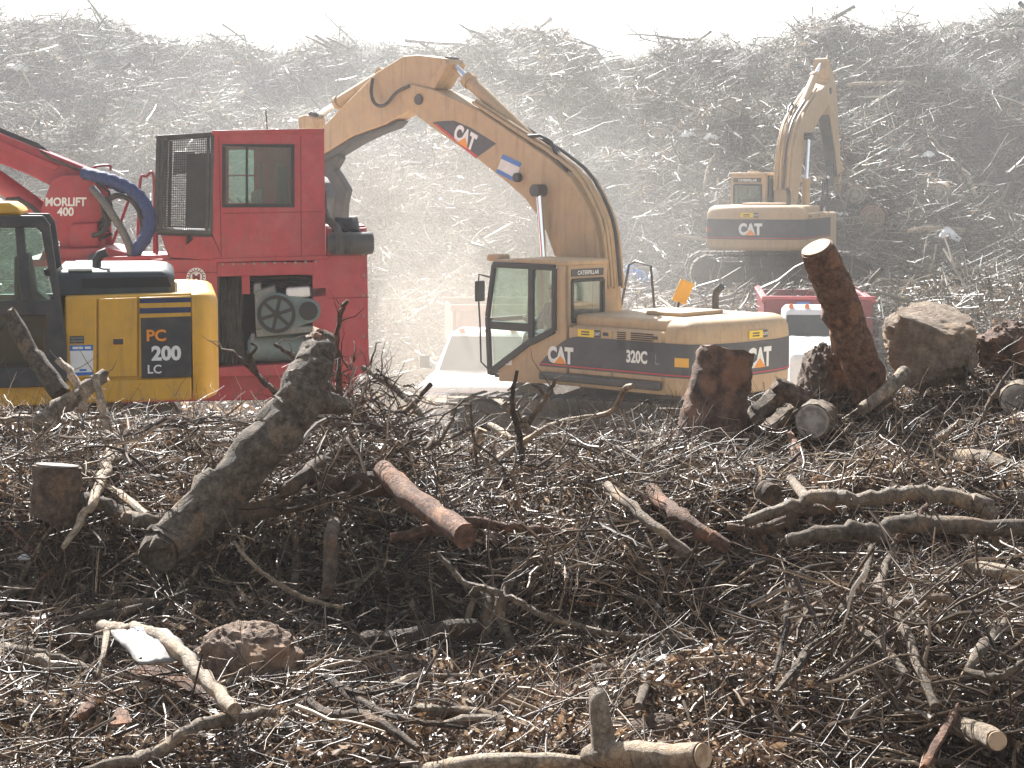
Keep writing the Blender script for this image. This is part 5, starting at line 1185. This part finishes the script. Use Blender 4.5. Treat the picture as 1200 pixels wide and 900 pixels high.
log('branch', 'long dark pole leaning left from the crest beside the splintered trunk', 'branch', [(486,542,5),(455,512,6),(425,490,6),(398,468,6),(372,440,6)], 'bark_coarse', Y=(14.6,15.4), n=10)
log('branch', 'dusty pale pole leaning behind the crest left of the near tracks', 'branch', [(505,505,4),(480,470,4),(452,448,4),(425,430,3)], 'bark_weathered', Y=(17.6,18.2), n=8)
log('branch', 'thin dark twig standing upright and hooked beside the splintered trunk', 'branch', [(398,470,4),(397,430,3.5),(395,395,3),(400,365,3),(408,352,2.5)], 'bark_red', Y=15.2, n=8)
log('branch', 'forked twig sprouting above the crest left of the splintered trunk', 'branch', [(330,470,4),(312,450,3.5),(292,432,3),(276,414,2.5),(258,410,2)], 'bark_brown', Y=(15.6,15.8), limbs=[[(300,440,3),(296,425,2.5),(290,412,2)],[(285,424,2.5),(300,408,2),(294,402,1.5)]], n=7)
log('branch', 'thin twig leaning left toward the air compressor', 'branch', [(372,432,3),(352,424,3),(335,412,2.5),(321,403,2)], 'bark_brown', Y=15.3, n=7)
log('log', 'thick grey branch stump leaning left in front of the yellow cab', 'log', [(72,462,12),(50,432,11),(30,402,10),(12,368,9)], 'bark_grey', Y=(15.8,16.2), n=14, jag=.6)
log('branch', 'pale knobbly branch standing in front of the yellow door', 'branch', [(96,482,6),(98,462,6),(84,440,5),(68,422,4)], 'bark_pale', Y=(15.6,15.9), n=10)
log('branch', 'grey branch rising to the right at the left edge of the pile crest', 'branch', [(38,502,10),(70,480,11),(100,458,10),(122,440,8)], 'bark_weathered', Y=(15.4,15.9), n=12, jag=.6, twigs=4)
log('branch', 'upright grey stick rising to the white notice on the yellow body', 'branch', [(128,520,6),(124,495,6),(118,470,5),(112,440,4)], 'bark_pale', Y=(15.2,15.6), n=10)
log('branch', 'grey upright branch standing free left of the forked trunk', 'branch', [(74,642,3),(98,605,5),(112,582,6),(124,550,7),(132,528,8)], 'bark_pale', n=10, toward=.4, twigs=3)
log('branch', 'bowed pale branch right of the square stump', 'branch', [(82,592,6),(108,584,8),(140,600,8),(165,612,9),(194,610,9)], 'bark_weathered', n=12, toward=.15)
log('branch', 'pale pole lying behind the bowed branch', 'branch', [(122,570,4),(145,582,5),(172,604,5)], 'bark_pale', n=8, toward=.1)
log('branch', 'long pale stick lying level at the left crest under the yellow body', 'branch', [(-20,496,4),(30,490,4),(80,494,4),(130,505,3)], 'bark_pale', n=8, toward=.1)
log('branch', 'level brown stick running right along the crest below the yellow tail', 'branch', [(160,500,5),(200,496,5),(250,492,4),(300,498,3)], 'bark_brown', Y=(15.9,16.2), n=8)
log('branch', 'knotted bright branch arching down right at the lower left', 'branch', [(120,734,8),(140,738,8),(168,740,8),(200,755,8),(228,785,9),(255,812,9),(275,832,9)], 'bark_pale', limbs=[[(124,738,5),(122,760,4),(116,790,3)]], n=12, toward=1.15)
log('branch', 'smooth branch sweeping from the bottom edge up right at lower left', 'branch', [(95,905,5),(140,892,7),(180,884,8),(215,860,8),(250,845,8),(290,838,7),(320,834,5)], 'bark_weathered', n=12, toward=.35)
log('branch', 'long pale branch from the left edge sloping right at lower left', 'branch', [(-30,748,6),(20,764,7),(60,778,7),(110,796,8),(150,806,7)], 'bark_pale', n=12, toward=.1)
log('branch', 'thin grey branch just above the long pale one at left edge', 'branch', [(-20,756,4),(30,762,5),(80,776,5),(130,800,6),(200,832,7)], 'bark_grey', n=10, toward=.25)
log('log', 'short brown log half buried at the left edge', 'log', [(8,738,12),(40,736,14),(75,742,12),(92,752,8)], 'bark_brown', n=14, toward=.1, cut='0', endmat='cut_wood_dark')
log('bark_strip', 'long curved strip of tan bark at the lower left', 'bark', [(140,796,6),(165,790,10),(200,796,10),(235,812,9),(262,828,5)], 'bark_red', n=8, toward=.3, amp=.35)
log('bark_strip', 'dark red bark strip dropping left from the tan one', 'bark', [(146,800,8),(118,815,9),(98,835,8),(88,842,3)], 'bark_red', n=8, toward=.25, amp=.35)
log('log', 'long half-buried brown log on the floor of the dark hollow', 'log', [(388,766,17),(430,756,16),(470,752,15),(530,740,14),(560,735,10)], 'bark_brown', n=16, toward=.05, cut='0', endmat='cut_wood_dark')
log('log', 'pale peeled stick, left of two in the litter at bottom centre', 'log', [(480,828,4),(505,832,7),(540,838,8),(560,842,4)], 'bark_pale', n=12, toward=.1)
log('log', 'pale peeled stick, right of two in the litter at bottom centre', 'log', [(520,850,5),(550,844,7),(595,848,7),(625,854,3)], 'bark_pale', n=12, toward=.1)
log('branch', 'dark branch fanning right from beside the lower left root ball', 'branch', [(372,780,4),(398,806,5),(430,826,5),(470,842,4),(520,850,3),(570,856,2)], 'bark_brown', limbs=[[(400,808,4),(430,815,3),(470,806,3),(505,800,2)]], n=8, toward=.3)
log('branch', 'dark curved branch below the lower left root ball', 'branch', [(360,820,5),(385,838,7),(420,838,7),(455,852,6),(490,878,4)], 'bark_brown', n=10, toward=.2)
log('branch', 'forked dark root standing in the hollow at centre', 'branch', [(572,768,8),(574,735,8),(570,712,8),(555,690,7)], 'bark_grey', limbs=[[(574,745,8),(582,720,6),(590,702,4)]], n=10, toward=.2, jag=.8)
log('branch', 'curved root right of the forked dark root in the hollow', 'branch', [(602,768,6),(590,735,7),(586,705,7),(600,678,7),(608,655,6)], 'bark_grey', n=10, toward=.2)
log('log', 'tapered upright root at centre left of the dark bank', 'log', [(384,694,7),(387,660,9),(388,630,9),(392,612,7)], 'bark_brown', n=12, toward=.4, jag=.5)
log('log', 'curved grey log on the crest right of the near tracks', 'log', [(718,530,9),(745,533,11),(768,528,10),(785,520,9)], 'bark_grey', n=14, toward=.2)
log('log', 'pale level log partly buried on the crest behind the curved grey one', 'log', [(722,508,7),(750,512,8),(785,517,8),(802,518,6)], 'bark_weathered', n=12, toward=.1)
log('log', 'oval cut log end facing us right of the reddish pole', 'log', [(897,574,13),(905,580,13)], 'bark_brown', n=16, toward=.25, cut='0', endmat='cut_wood_dark')
log('log', 'pale short log above the thick branches at right', 'log', [(986,452,6),(1010,480,7),(1040,458,8),(1060,436,8)][1:], 'bark_weathered', n=12, Y=(15.7,16.2), cut='1', endmat='cut_wood_grey')
log('log', 'weathered split beam leaning left of the dark root clump', 'log', [(872,500,12),(890,482,13),(912,464,12),(930,452,7)], 'bark_weathered', n=7, Y=(16.1,16.5), amp=.3, jag=.7)
log('log', 'second weathered split beam under the leaning one', 'log', [(890,512,12),(915,492,12),(938,474,10)], 'bark_weathered', n=7, Y=(15.9,16.3), amp=.3, jag=.6)
log('log', 'gnarled wood chunk between the split beams and the leaning log', 'log', [(908,450,8),(930,462,11),(955,476,11),(975,482,8)], 'bark_lumpy', n=12, Y=(16.0,16.1), amp=.35, jag=.5)
log('log', 'grey sawn block with its flat face toward us left of the leaning log', 'log', [(952,494,22),(958,490,23)], 'bark_weathered', n=12, Y=(15.4,16.2), cut='0', endmat='cut_wood_grey')
log('log', 'grey sawn block with its flat face toward us at the right edge', 'log', [(1192,470,21),(1196,466,22)], 'bark_weathered', n=14, Y=(15.8,16.6), cut='0', endmat='cut_wood_grey')
log('branch', 'pale stick slanting up right below the root ball at right', 'branch', [(1090,520,3),(1108,508,4),(1126,494,4)], 'bark_pale', n=8)
log('branch', 'dark upright stick near the right edge', 'branch', [(1142,528,3),(1150,490,3),(1166,460,3),(1186,430,2)], 'bark_brown', Y=(14.9,15.4), n=7)
log('splinter', 'red-brown splinter standing below the grey sawn block', 'splinter', [(938,548,8),(932,525,7),(926,508,3)], 'bark_red', n=6, toward=.3, jag=.8)
log('branch', 'thin dark twig standing at the crest in front of the near tracks', 'branch', [(612,540,4),(607,505,4),(600,470,3),(606,434,2)], 'bark_brown', Y=15.4, n=7)
log('branch', 'crossed stick leaning right in front of the near tracks', 'branch', [(618,500,3),(632,476,3),(645,458,3),(651,443,2)], 'bark_grey', Y=15.5, limbs=[[(638,468,2),(632,455,2),(622,450,1.5)]], n=7)
log('branch', 'short thick stick leaning left in front of the near tracks', 'branch', [(622,508,5),(612,492,5),(598,480,4),(590,472,4)], 'bark_pale', Y=15.5, n=8)
log('branch', 'pale stub poking up at the left end of the near tracks', 'branch', [(556,530,6),(560,518,7),(565,505,7)], 'bark_pale', Y=15.8, n=10, cut='1')
log('branch', 'dark spindly twig left of the near tracks', 'branch', [(560,560,2),(556,520,2),(551,470,1.5)], 'bark_brown', Y=15.2, n=6)
log('log', 'small pale log lying left of the near tracks beyond the twigs', 'log', [(600,516,5),(585,505,5),(574,498,4)], 'bark_pale', Y=(16.2,16.5), n=10)
# twiggy burst of roots right of the forked trunk top
def twigclump(label, px, py, Y, n, rad, seed, m='bark_brown'):
    rn = random.Random(seed); c = at(px,py,Y); mb = MB(off=c)
    for _ in range(n):
        d = Vector((rn.gauss(0,1),rn.gauss(0,.6),rn.gauss(.15,.8))).normalized(); L_ = rn.uniform(.35,1.1)*rad; p = c+Vector((rn.gauss(0,.45),rn.gauss(0,.2),rn.gauss(-.2,.35)))*rad; pa = [p.copy()]
        for q in range(5): d = (d+Vector((rn.gauss(0,.28),rn.gauss(0,.28),rn.gauss(-.05,.28)))).normalized(); pa.append(pa[-1]+d*L_/5)
        r0 = rn.uniform(.003,.010); mb.tube(pa, [r0*(1-.16*i) for i in range(6)], 5)
    o = mb.build('root_mass', m, smooth=True); o.location = c; tag(o, label, 'root mass'); MARKS.append((px,py,label))
twigclump('tangled burst of roots and twigs right of the splintered trunk', 425, 462, 15.0, 150, .42, 1)
twigclump('small knot of roots hanging off the splintered trunk top', 388, 432, 15.3, 50, .26, 2, 'bark_red')
twigclump('twiggy tangle heaped on the hood-high crest left of the dark stump', 790, 500, 16.2, 50, .35, 3)
twigclump('wispy twigs in front of the square stump at left', 110, 640, hit(110,640)-.2, 60, .4, 4)
twigclump('thin roots hanging over the dark hollow at centre', 620, 660, hit(620,660)-.1, 70, .4, 5)
twigclump('fine twig tangle on the right bank behind the hanging branches', 1000, 760, hit(1000,760)-.1, 90, .45, 6)
twigclump('fine twig tangle at the right edge under the pale log', 1160, 700, hit(1160,700)-.1, 70, .4, 7)

mat('paper_board', (.30,.29,.27), .6, var=.2, scale=10, dirt=(.18,.13,.09), dscale=8, damt=.6)
for lab, px, py, Y_, n_, rad_ in (('large interwoven brush mound under the tangled root burst', 400, 505, 14.2, 130, .62),('dense brush mound on the right bank below the thick grey branch', 1090, 700, 10.9, 170, .62),('brush mound spilling over the bank left of the red-brown sawn log', 300, 560, 13.4, 100, .5),('brush heap on the crest in front of the near excavator tracks', 715, 545, 14.4, 80, .5),('brush heap at the left edge under the yellow excavator', 60, 520, 14.2, 80, .5),('brush curtain hanging over the centre of the dark hollow', 720, 640, 12.8, 110, .55),('brush heap at the lower right corner behind the orange splinter', 1160, 790, 10.1, 90, .45)):
    rn = random.Random(int(px)); c = at(px,py,Y_); mb = MB(off=c)
    for _ in range(n_):
        p = c+Vector((rn.gauss(0,.75),rn.gauss(0,.35),rn.gauss(-.12,.22)))*rad_; d = Vector((rn.gauss(0,1),rn.gauss(0,.7),rn.gauss(0,.5))).normalized(); L_ = rn.uniform(.4,1.5)*rad_; pa = [p-d*L_*.4]
        for q in range(6): d = (d+Vector((rn.gauss(0,.17),rn.gauss(0,.17),rn.gauss(-.02,.17)))).normalized(); pa.append(pa[-1]+d*L_/6)
        r0 = rn.choice([.004,.006,.008,.011,.016]); mb.tube(pa, [r0*(1-.11*i) for i in range(7)], 6)
        for q in range(2):
            j = rn.randrange(1,5); e = (pa[j+1]-pa[j]).normalized()+Vector((rn.gauss(0,.6),rn.gauss(0,.6),rn.gauss(.1,.6))); e.normalize(); l2 = L_*rn.uniform(.2,.5)
            mb.tube([pa[j],pa[j]+e*l2*.5,pa[j]+e*l2+Vector((rn.gauss(0,.02),0,rn.gauss(0,.02)))],[r0*.5,r0*.35,r0*.2],4)
    o = mb.build('brush_mound', 'twig_mat', smooth=True); o.location = c; tag(o, lab, 'brush', None, 'stuff')
# sheet of board, bark plates, litter
def sheet(name, label, cat, pts, Y0, m, th=.012):
    P_ = [at(x,y,Y) for (x,y),Y in zip(pts,Y0)]; c = sum(P_,Vector())/len(P_); nrm = (P_[1]-P_[0]).cross(P_[2]-P_[0]).normalized()
    o = MB(off=c).prism(P_, nrm*th).build(name, m, bev=.003); o.location = c; tag(o, label, cat); MARKS.append((pts[0][0]+20,pts[0][1],label)); return o
bd_ = crumple('board', 'torn white printed board lying left of the lower left root ball', 'board', at(180,758,11.0), .17, .28, .04, 'paper_board', 61); bd_.rotation_euler = (.12,.05,.5); MARKS.append((178,757,'board'))
pr = MB().box((-.05,.16,.045),(.03,.22,.051)).build('board_print', 'blue_label', bd_)
sheet('bark_plate', 'reddish curled bark flap at the lower left', 'bark', [(126,850),(138,828),(150,832),(155,846)], [9.9,10.1,10.1,9.95], 'bark_red')
for i, (px, py, sz, m, lab) in enumerate(((408,0,0,0,0),)): pass
# hill pieces
def hlog(label, pts, m='bark_weathered', Y=None, cut=None, **k):
    Yh = [hit(p[0],p[1],38,72,60)-.35 for p in pts]; yy = [Yh[0]+(Yh[-1]-Yh[0])*i/(len(pts)-1) for i in range(len(pts))]; yy = [min(a,b) for a,b in zip(yy,Yh)]
    return log('log', label, 'log', pts, m, Y=yy, cut=cut, n=10, mark=False, group='logs lying on the far hill', **k)
HL = [('long pale log lying level near the hill top right of the distant arm',[(992,100,3),(1030,98,3.5),(1090,98,3)],'bark_pale'),
 ('thick dark beam lying level below the pale log near the hill top',[(1000,80,3.5),(1040,84,4),(1085,82,3)],'bark_brown'),
 ('pale log slanting down right at the upper right of the hill',[(1118,186,2.5),(1135,210,3),(1145,235,2.5)],'bark_pale'),
 ('long thin pale pole leaning on the hill right of the distant excavator',[(1085,150,1.2),(1110,185,1.8),(1140,235,1.5)],'bark_pale'),
 ('pale log on the hill above the near boom, slanting left',[(700,190,3),(720,183,3.5),(742,178,3)],'bark_pale'),
 ('grey log leaning at the middle of the hill between the two booms',[(798,118,3.5),(806,128,3.5)],'bark_pale'),
 ('pale twisted branch on the hill left of the distant cab',[(822,235,1.5),(826,215,1.8),(830,195,1.5),(838,180,1)],'bark_pale'),
 ('short thick log on the hill behind the distant arm',[(968,146,4),(976,152,5),(982,160,4)],'bark_pale'),
 ('pale forked branch on the hill above the red cab',[(265,180,1.5),(240,162,1.5),(215,148,1.2)],'bark_pale'),
 ('long pale branch slanting on the hill above the red railing',[(135,196,1.8),(165,175,2),(195,160,1.5)],'bark_pale'),
 ('bright thin branch fanning left over the hill beside the red cab',[(140,190,1.5),(160,165,1.6),(184,140,1.2)],'bark_pale'),
 ('long level pale branch across the hill above the red cab',[(150,148,1.2),(200,140,1.6),(260,128,1.2)],'bark_pale'),
 ('pale branch on the hill at the left edge',[(0,118,1.4),(30,130,1.8),(60,150,1.4)],'bark_pale'),
 ('dead branch standing against the sky left of the near boom top',[(395,60,1.6),(378,52,1.5),(358,42,1.0)],'bark_grey'),
 ('second dead branch against the sky left of the near boom top',[(410,58,1.4),(395,50,1.2),(382,44,.8)],'bark_grey'),
 ('pale log low on the hill right of the distant tracks',[(1060,272,3),(1090,268,3.5),(1130,270,3)],'bark_pale'),
 ('grey log at the right edge low on the hill',[(1120,312,3),(1160,318,3.5),(1205,322,3)],'bark_weathered'),
 ('dark log slanting across the low right of the hill',[(1050,330,3),(1090,318,4),(1120,300,3)],'bark_brown'),
 ('pale log between the near boom and the distant excavator',[(722,280,2),(750,272,2.5),(785,262,2)],'bark_pale'),
 ('pale log low on the hill above the blue tarp',[(715,300,2),(745,296,2.5),(780,300,2)],'bark_weathered'),
 ('bleached log just right of the near boom elbow',[(724,236,2),(746,226,2.5),(765,222,2)],'bark_pale')]
for lab, pts, m in HL: hlog(lab, pts, m)
for lab, px, py, r_ in (('round pale cut log end high on the hill between the booms',857,128,13),('round cut log end on the hill right of the distant bucket',1002,228,12),('pale round cut end at the right side of the hill',1100,226,12),('dark round log end beside the distant bucket',1022,255,17),('small round cut end on the hill near the right edge',1150,250,8),('pale cut end high on the hill above the near cab',770,160,9)):
    Yq = hit(px,py+r_*.5,38,72,60)-.3
    log('log', lab, 'log', [(px,py,r_),(px+3,py-1,r_)], 'bark_coarse' if 'dark' in lab else 'bark_weathered', Y=(Yq,Yq+1.2), cut='0', n=14, mark=False, endmat='cut_wood_dark' if 'dark' in lab else 'cut_wood_grey', group='logs lying on the far hill')
for i, (px, py, sx, lab) in enumerate(((808,160,.28,'white torn plastic bag snagged on the hill between the booms'),(833,163,.22,'pale plastic scrap right of the torn bag on the hill'),(20,82,.35,'white plastic scrap high on the hill at the left'),(1110,280,.35,'white sack low on the hill at the right'),(1088,183,.2,'small white scrap near the middle right of the hill'),(985,252,.2,'small white scrap behind the distant arm'))):
    Yq = hit(px,py,38,72,60)-.3; q = at(px,py,Yq); o = crumple('plastic_bag', lab, 'bag', q, sx, sx*.7, sx*.7, 'plastic_white', 20+i, 'plastic scraps on the hill', 8)
for i, (px, py, lab, m, s_) in enumerate(((965,548,'small white paper scrap on the litter below the leaning log','plastic_white',.05),(505,745,'torn white label in the dark hollow','plastic_white',.05),(370,786,'flat pale paper scrap right of the lower left root ball','plastic_white',.06),(108,525,'crumpled pale can on the left crest','plastic_white',.05),(30,655,'white scrap in the twigs at the left edge','plastic_white',.05),(615,845,'small white chip of plastic in the bottom centre litter','plastic_white',.04))):
    Yq = hit(px,py)-.1; crumple('paper_scrap', lab, 'paper', at(px,py,Yq), s_, s_*.7, s_*.5, m, 40+i, 'paper scraps in the debris', 7)

# ---- many more single branches lying on the near bank
LEVEL = ['bark_grey','bark_brown','bark_pale','bark_red','bark_weathered']; TONE = {'bark_grey':'grey','bark_brown':'brown','bark_pale':'pale','bark_red':'reddish','bark_weathered':'bleached'}
short = {}
def shorten(l):
    return l
used = set(); rn = random.Random(77); cnt = 0
NB = 190
cand = []
for k in range(NB):
    u = rn.uniform(5,1195); py = 500+400*rn.random()**1.15; Yq = hit(u,py)
    if u > 860 and k%3 == 0: py = rn.uniform(470,620); Yq = hit(u,py)
    a = rn.uniform(-.6,.6)+(math.pi if rn.random()<.5 else 0); L_ = rn.uniform(.45,1.5); r0 = rn.choice([.009,.012,.014,.018,.024,.034])*(1 if L_>.6 else .8)
    c = at(u,py,Yq-.12); yaw = rn.uniform(0,math.pi); d = Vector((math.cos(yaw),math.sin(yaw)*.8,0))
    e1 = c-d*L_/2; e2 = c+d*L_/2; 
    for e in (e1,e2): e.z = hz(e.x,e.y)+rn.uniform(.0,.16)+r0
    mid = (e1+e2)/2; mid.z = max(mid.z, hz(mid.x,mid.y)+r0+.02)
    d = (e2-e1).normalized(); side = d.cross(Vector((0,0,1))).normalized()
    P_ = []; ph = rn.uniform(0,6); bw = rn.uniform(.02,.09)*L_; NN = 7
    for i in range(NN):
        t = i/(NN-1); b = (1-t)**2*0; p = e1.lerp(e2,t)+(mid-(e1+e2)/2)*(4*t*(1-t))+side*bw*math.sin(ph+t*5)+Vector((0,0,.5*bw*math.sin(ph*2+t*6)))+Vector([rn.gauss(0,.012*L_) for _ in range(3)]); P_.append(p)
    m = rn.choice(LEVEL); rs = [r0*(1-.55*i/(NN-1)) for i in range(NN)]
    loc = P_[3].copy(); mb = MB(off=loc); pa, ra = catmull(P_, rs, 3); SEED[0] += 1; rough_tube(mb, pa, ra, 8, SEED[0]*2.3, .14, .3)
    forks = 0
    for _ in range(rn.randrange(0,5)):
        j = rn.randrange(3,len(pa)-2); dd = ((pa[j+1]-pa[j-1]).normalized()+Vector([rn.gauss(0,.6),rn.gauss(0,.6),abs(rn.gauss(0,.6))])).normalized(); l2 = L_*rn.uniform(.15,.45); q = [pa[j]]
        for _i in range(4): dd = (dd+Vector([rn.gauss(0,.2) for _ in range(3)])).normalized(); q.append(q[-1]+dd*l2/4)
        mb.tube(q, [ra[j]*.55,ra[j]*.45,ra[j]*.35,ra[j]*.25,ra[j]*.12], 6); forks += 1
    o = mb.build('branch', m, smooth=True); o.location = loc
    pc = to_px(loc); pe1, pe2 = to_px(P_[0]), to_px(P_[-1]); ang = math.degrees(math.atan2(-(pe2[1]-pe1[1]), pe2[0]-pe1[0]))%180
    lean = 'level' if ang < 14 or ang > 166 else 'rising to the right' if ang < 70 else 'upright' if ang < 110 else 'rising to the left'
    cand.append((o, pc, m, r0, L_, forks, lean))
def rel(pc, mk):
    dx, dy = pc[0]-mk[0], pc[1]-mk[1]
    v = 'above' if dy < 0 else 'below'; h = 'right of' if dx > 0 else 'left of'
    return h if abs(dx) > 1.2*abs(dy) else v
def trim(l):
    w = l.split(); return ' '.join(w[:7])
SHORT = {}
for mk in MARKS:
    l = mk[2]; SHORT[l] = l
NAMES = [((278,540),'the big forked trunk'),((990,372),'the tall leaning log'),((845,450),'the dark stump'),((65,575),'the square stump'),((1092,397),'the pale-topped root ball'),((290,775),'the reddish root ball'),((968,452),'the ragged root clump'),((770,886),'the forked log at the bottom'),((745,778),'the propped grey log'),((1150,860),'the short pale log'),((1040,580),'the pale forked branch'),((1080,614),'the thick grey branch'),((1170,548),'the mossy log'),((1120,835),'the orange splinter'),((495,590),'the red-brown sawn log'),((575,615),'the long level branch'),((640,722),'the snaking pale branch'),((805,610),'the reddish pole'),((180,760),'the white board'),((200,810),'the tan bark strip'),((465,755),'the half-buried log'),((540,840),'the two peeled sticks'),((575,725),'the forked dark root'),((750,532),'the curved grey log'),((388,655),'the upright root'),((100,590),'the bowed branch'),((432,462),'the burst of roots'),((40,738),'the short brown log'),((952,494),'the grey sawn block'),((1060,745),'the hanging branch'),((210,865),'the sweeping branch'),((640,895),'the smooth bottom log'),((1190,470),'the right edge block'),((660,498),'the crest branch')]
for o, pc, m, r0, L_, forks, lean in cand:
    th = 'thin' if r0 < .0125 else 'thick' if r0 > .022 else 'slender' if r0 < .016 else 'sturdy'
    ln = 'short ' if L_ < .75 else 'long ' if L_ > 1.15 else ''
    near_ = sorted(NAMES, key=lambda q: (q[0][0]-pc[0])**2+(q[0][1]-pc[1])**2)
    fk = ['bare','once-forked','twice-forked','branching','much-branched'][forks]
    base = f"{ln}{th} {fk} {TONE[m]} stick {lean}"
    lab = f"{base}, {rel(pc,near_[0][0])} {near_[0][1]}"
    i = 1
    while lab in used and i < 6:
        lab = f"{base}, {rel(pc,near_[0][0])} {near_[0][1]}, toward {near_[i][1]}"; i += 1
    used.add(lab); tag(o, ' '.join(lab.split()[:16]), 'branch', 'loose branches on the near bank')
# ------------------------------------------------------------------ camera, light, air
cam = bpy.data.cameras.new('camera'); cam.lens = 36*F/1200; cam.sensor_width = 36; cam.clip_end = 2000; cam.clip_start = .1
co = bpy.data.objects.new('camera', cam); COL.objects.link(co); co.location = (0,0,CZ); co.rotation_euler = (R(90)-PITCH, 0, 0); SC.camera = co
SUN_EL, SUN_AZ = 39, -20          # azimuth measured from +Y towards +X (degrees)
sl = bpy.data.lights.new('sun', 'SUN'); sl.energy = 5; sl.angle = R(.5); sl.color = (1,.975,.94)
so = bpy.data.objects.new('sun', sl); COL.objects.link(so)
dv = Vector((math.sin(R(SUN_AZ))*math.cos(R(SUN_EL)), math.cos(R(SUN_AZ))*math.cos(R(SUN_EL)), math.sin(R(SUN_EL))))
so.rotation_euler = dv.to_track_quat('Z','Y').to_euler()
w = bpy.data.worlds.new('World'); SC.world = w; w.use_nodes = True; nt = w.node_tree
sk = nt.nodes.new('ShaderNodeTexSky'); sk.sky_type = 'NISHITA'; sk.sun_disc = False; sk.sun_elevation = R(SUN_EL); sk.sun_rotation = R(SUN_AZ); sk.dust_density = 1.5; sk.air_density = 1
hs = nt.nodes.new('ShaderNodeHueSaturation'); hs.inputs['Saturation'].default_value = .45; nt.links.new(sk.outputs[0], hs.inputs['Color']); nt.links.new(hs.outputs[0], nt.nodes['Background'].inputs[0]); nt.nodes['Background'].inputs[1].default_value = .064
def vol(name, density, col, aniso):
    m = bpy.data.materials.new(name); m.use_nodes = True; nt = m.node_tree; nt.nodes.remove(nt.nodes['Principled BSDF'])
    v = nt.nodes.new('ShaderNodeVolumePrincipled'); v.inputs['Density'].default_value = density; v.inputs['Color'].default_value = (*col,1); v.inputs['Anisotropy'].default_value = aniso
    nt.links.new(v.outputs[0], nt.nodes['Material Output'].inputs['Volume']); MATS[name] = m; return m
vol('haze_air', .0005, (.98,.99,1), .35)
hb = MB().box((-158,-66,-5),(158,206,16)).build('haze','haze_air'); tag(hb, 'pale dusty haze over the whole yard', kind='stuff')
SC.view_settings.view_transform = 'Standard'; SC.view_settings.look = 'None'; SC.view_settings.gamma = 1; SC.view_settings.exposure = 1.6
SC.render.engine = 'CYCLES'; cy = SC.cycles
cy.use_denoising = True
try: cy.denoiser = 'OPENIMAGEDENOISE'
except Exception: pass
cy.max_bounces = 6; cy.diffuse_bounces = 2; cy.glossy_bounces = 3; cy.transmission_bounces = 4; cy.transparent_max_bounces = 48; cy.volume_bounces = 1
cy.caustics_reflective = False; cy.caustics_refractive = False; cy.sample_clamp_indirect = 6
# dust hanging behind and around the near excavator: soft closed volumes
def dust(px, py, Y, rx, ry, rz, dens, seed, label, col=(1,.92,.82)):
    m = vol('dust_air%d'%seed, dens, col, .3); c = at(px,py,Y); mb = MB(); n1, n2 = 20, 32; rings = []
    for i in range(1,n1):
        ph = math.pi*i/n1; rings.append([])
        for j in range(n2):
            th = 2*math.pi*j/n2; d = Vector((math.sin(ph)*math.cos(th),math.sin(ph)*math.sin(th),math.cos(ph))); q = 1+.35*mnoise.noise(d*1.6+Vector((seed,0,0)))+.15*mnoise.noise(d*3.5+Vector((0,seed,0)))
            v = Vector((d.x*rx*q,d.y*ry*q,d.z*rz*q)); rings[-1].append(v)
    o = mb.loft(rings).build('dust_cloud', m, smooth=True); o.location = c; tag(o, label, kind='stuff')
dust(540,400,35.2,1.7,1.1,1.5,.04,1,'dense dust billowing left of the near excavator cab')
dust(520,340,36.5,3.2,2.2,3.2,.026,2,'dust cloud rising behind the near excavator')
dust(560,290,40,6.,3.2,4.6,.008,3,'wide thin dust cloud drifting up the hill')
dust(420,330,38,7.5,4.0,4.2,.009,4,'thin dust haze drifting left behind the red loader', (1,.98,.95))
dust(690,470,33.5,3.2,1.0,1.0,.05,5,'low dust behind the near excavator tracks')
dust(300,200,50,12.,5.0,6.5,.005,6,'pale dust veil over the left of the hill', (.97,.99,1))
dust(640,150,57,38,11,9,.0042,7,'thin pale haze hanging over the whole branch hill', (.97,.99,1))
dust(560,330,30,16,7.5,5.5,.002,8,'faint dusty air around the machines', (1,.98,.95))
dust(500,370,34.8,1.2,.9,1.9,.05,9,'tan dust plume between the red loader and the near excavator')
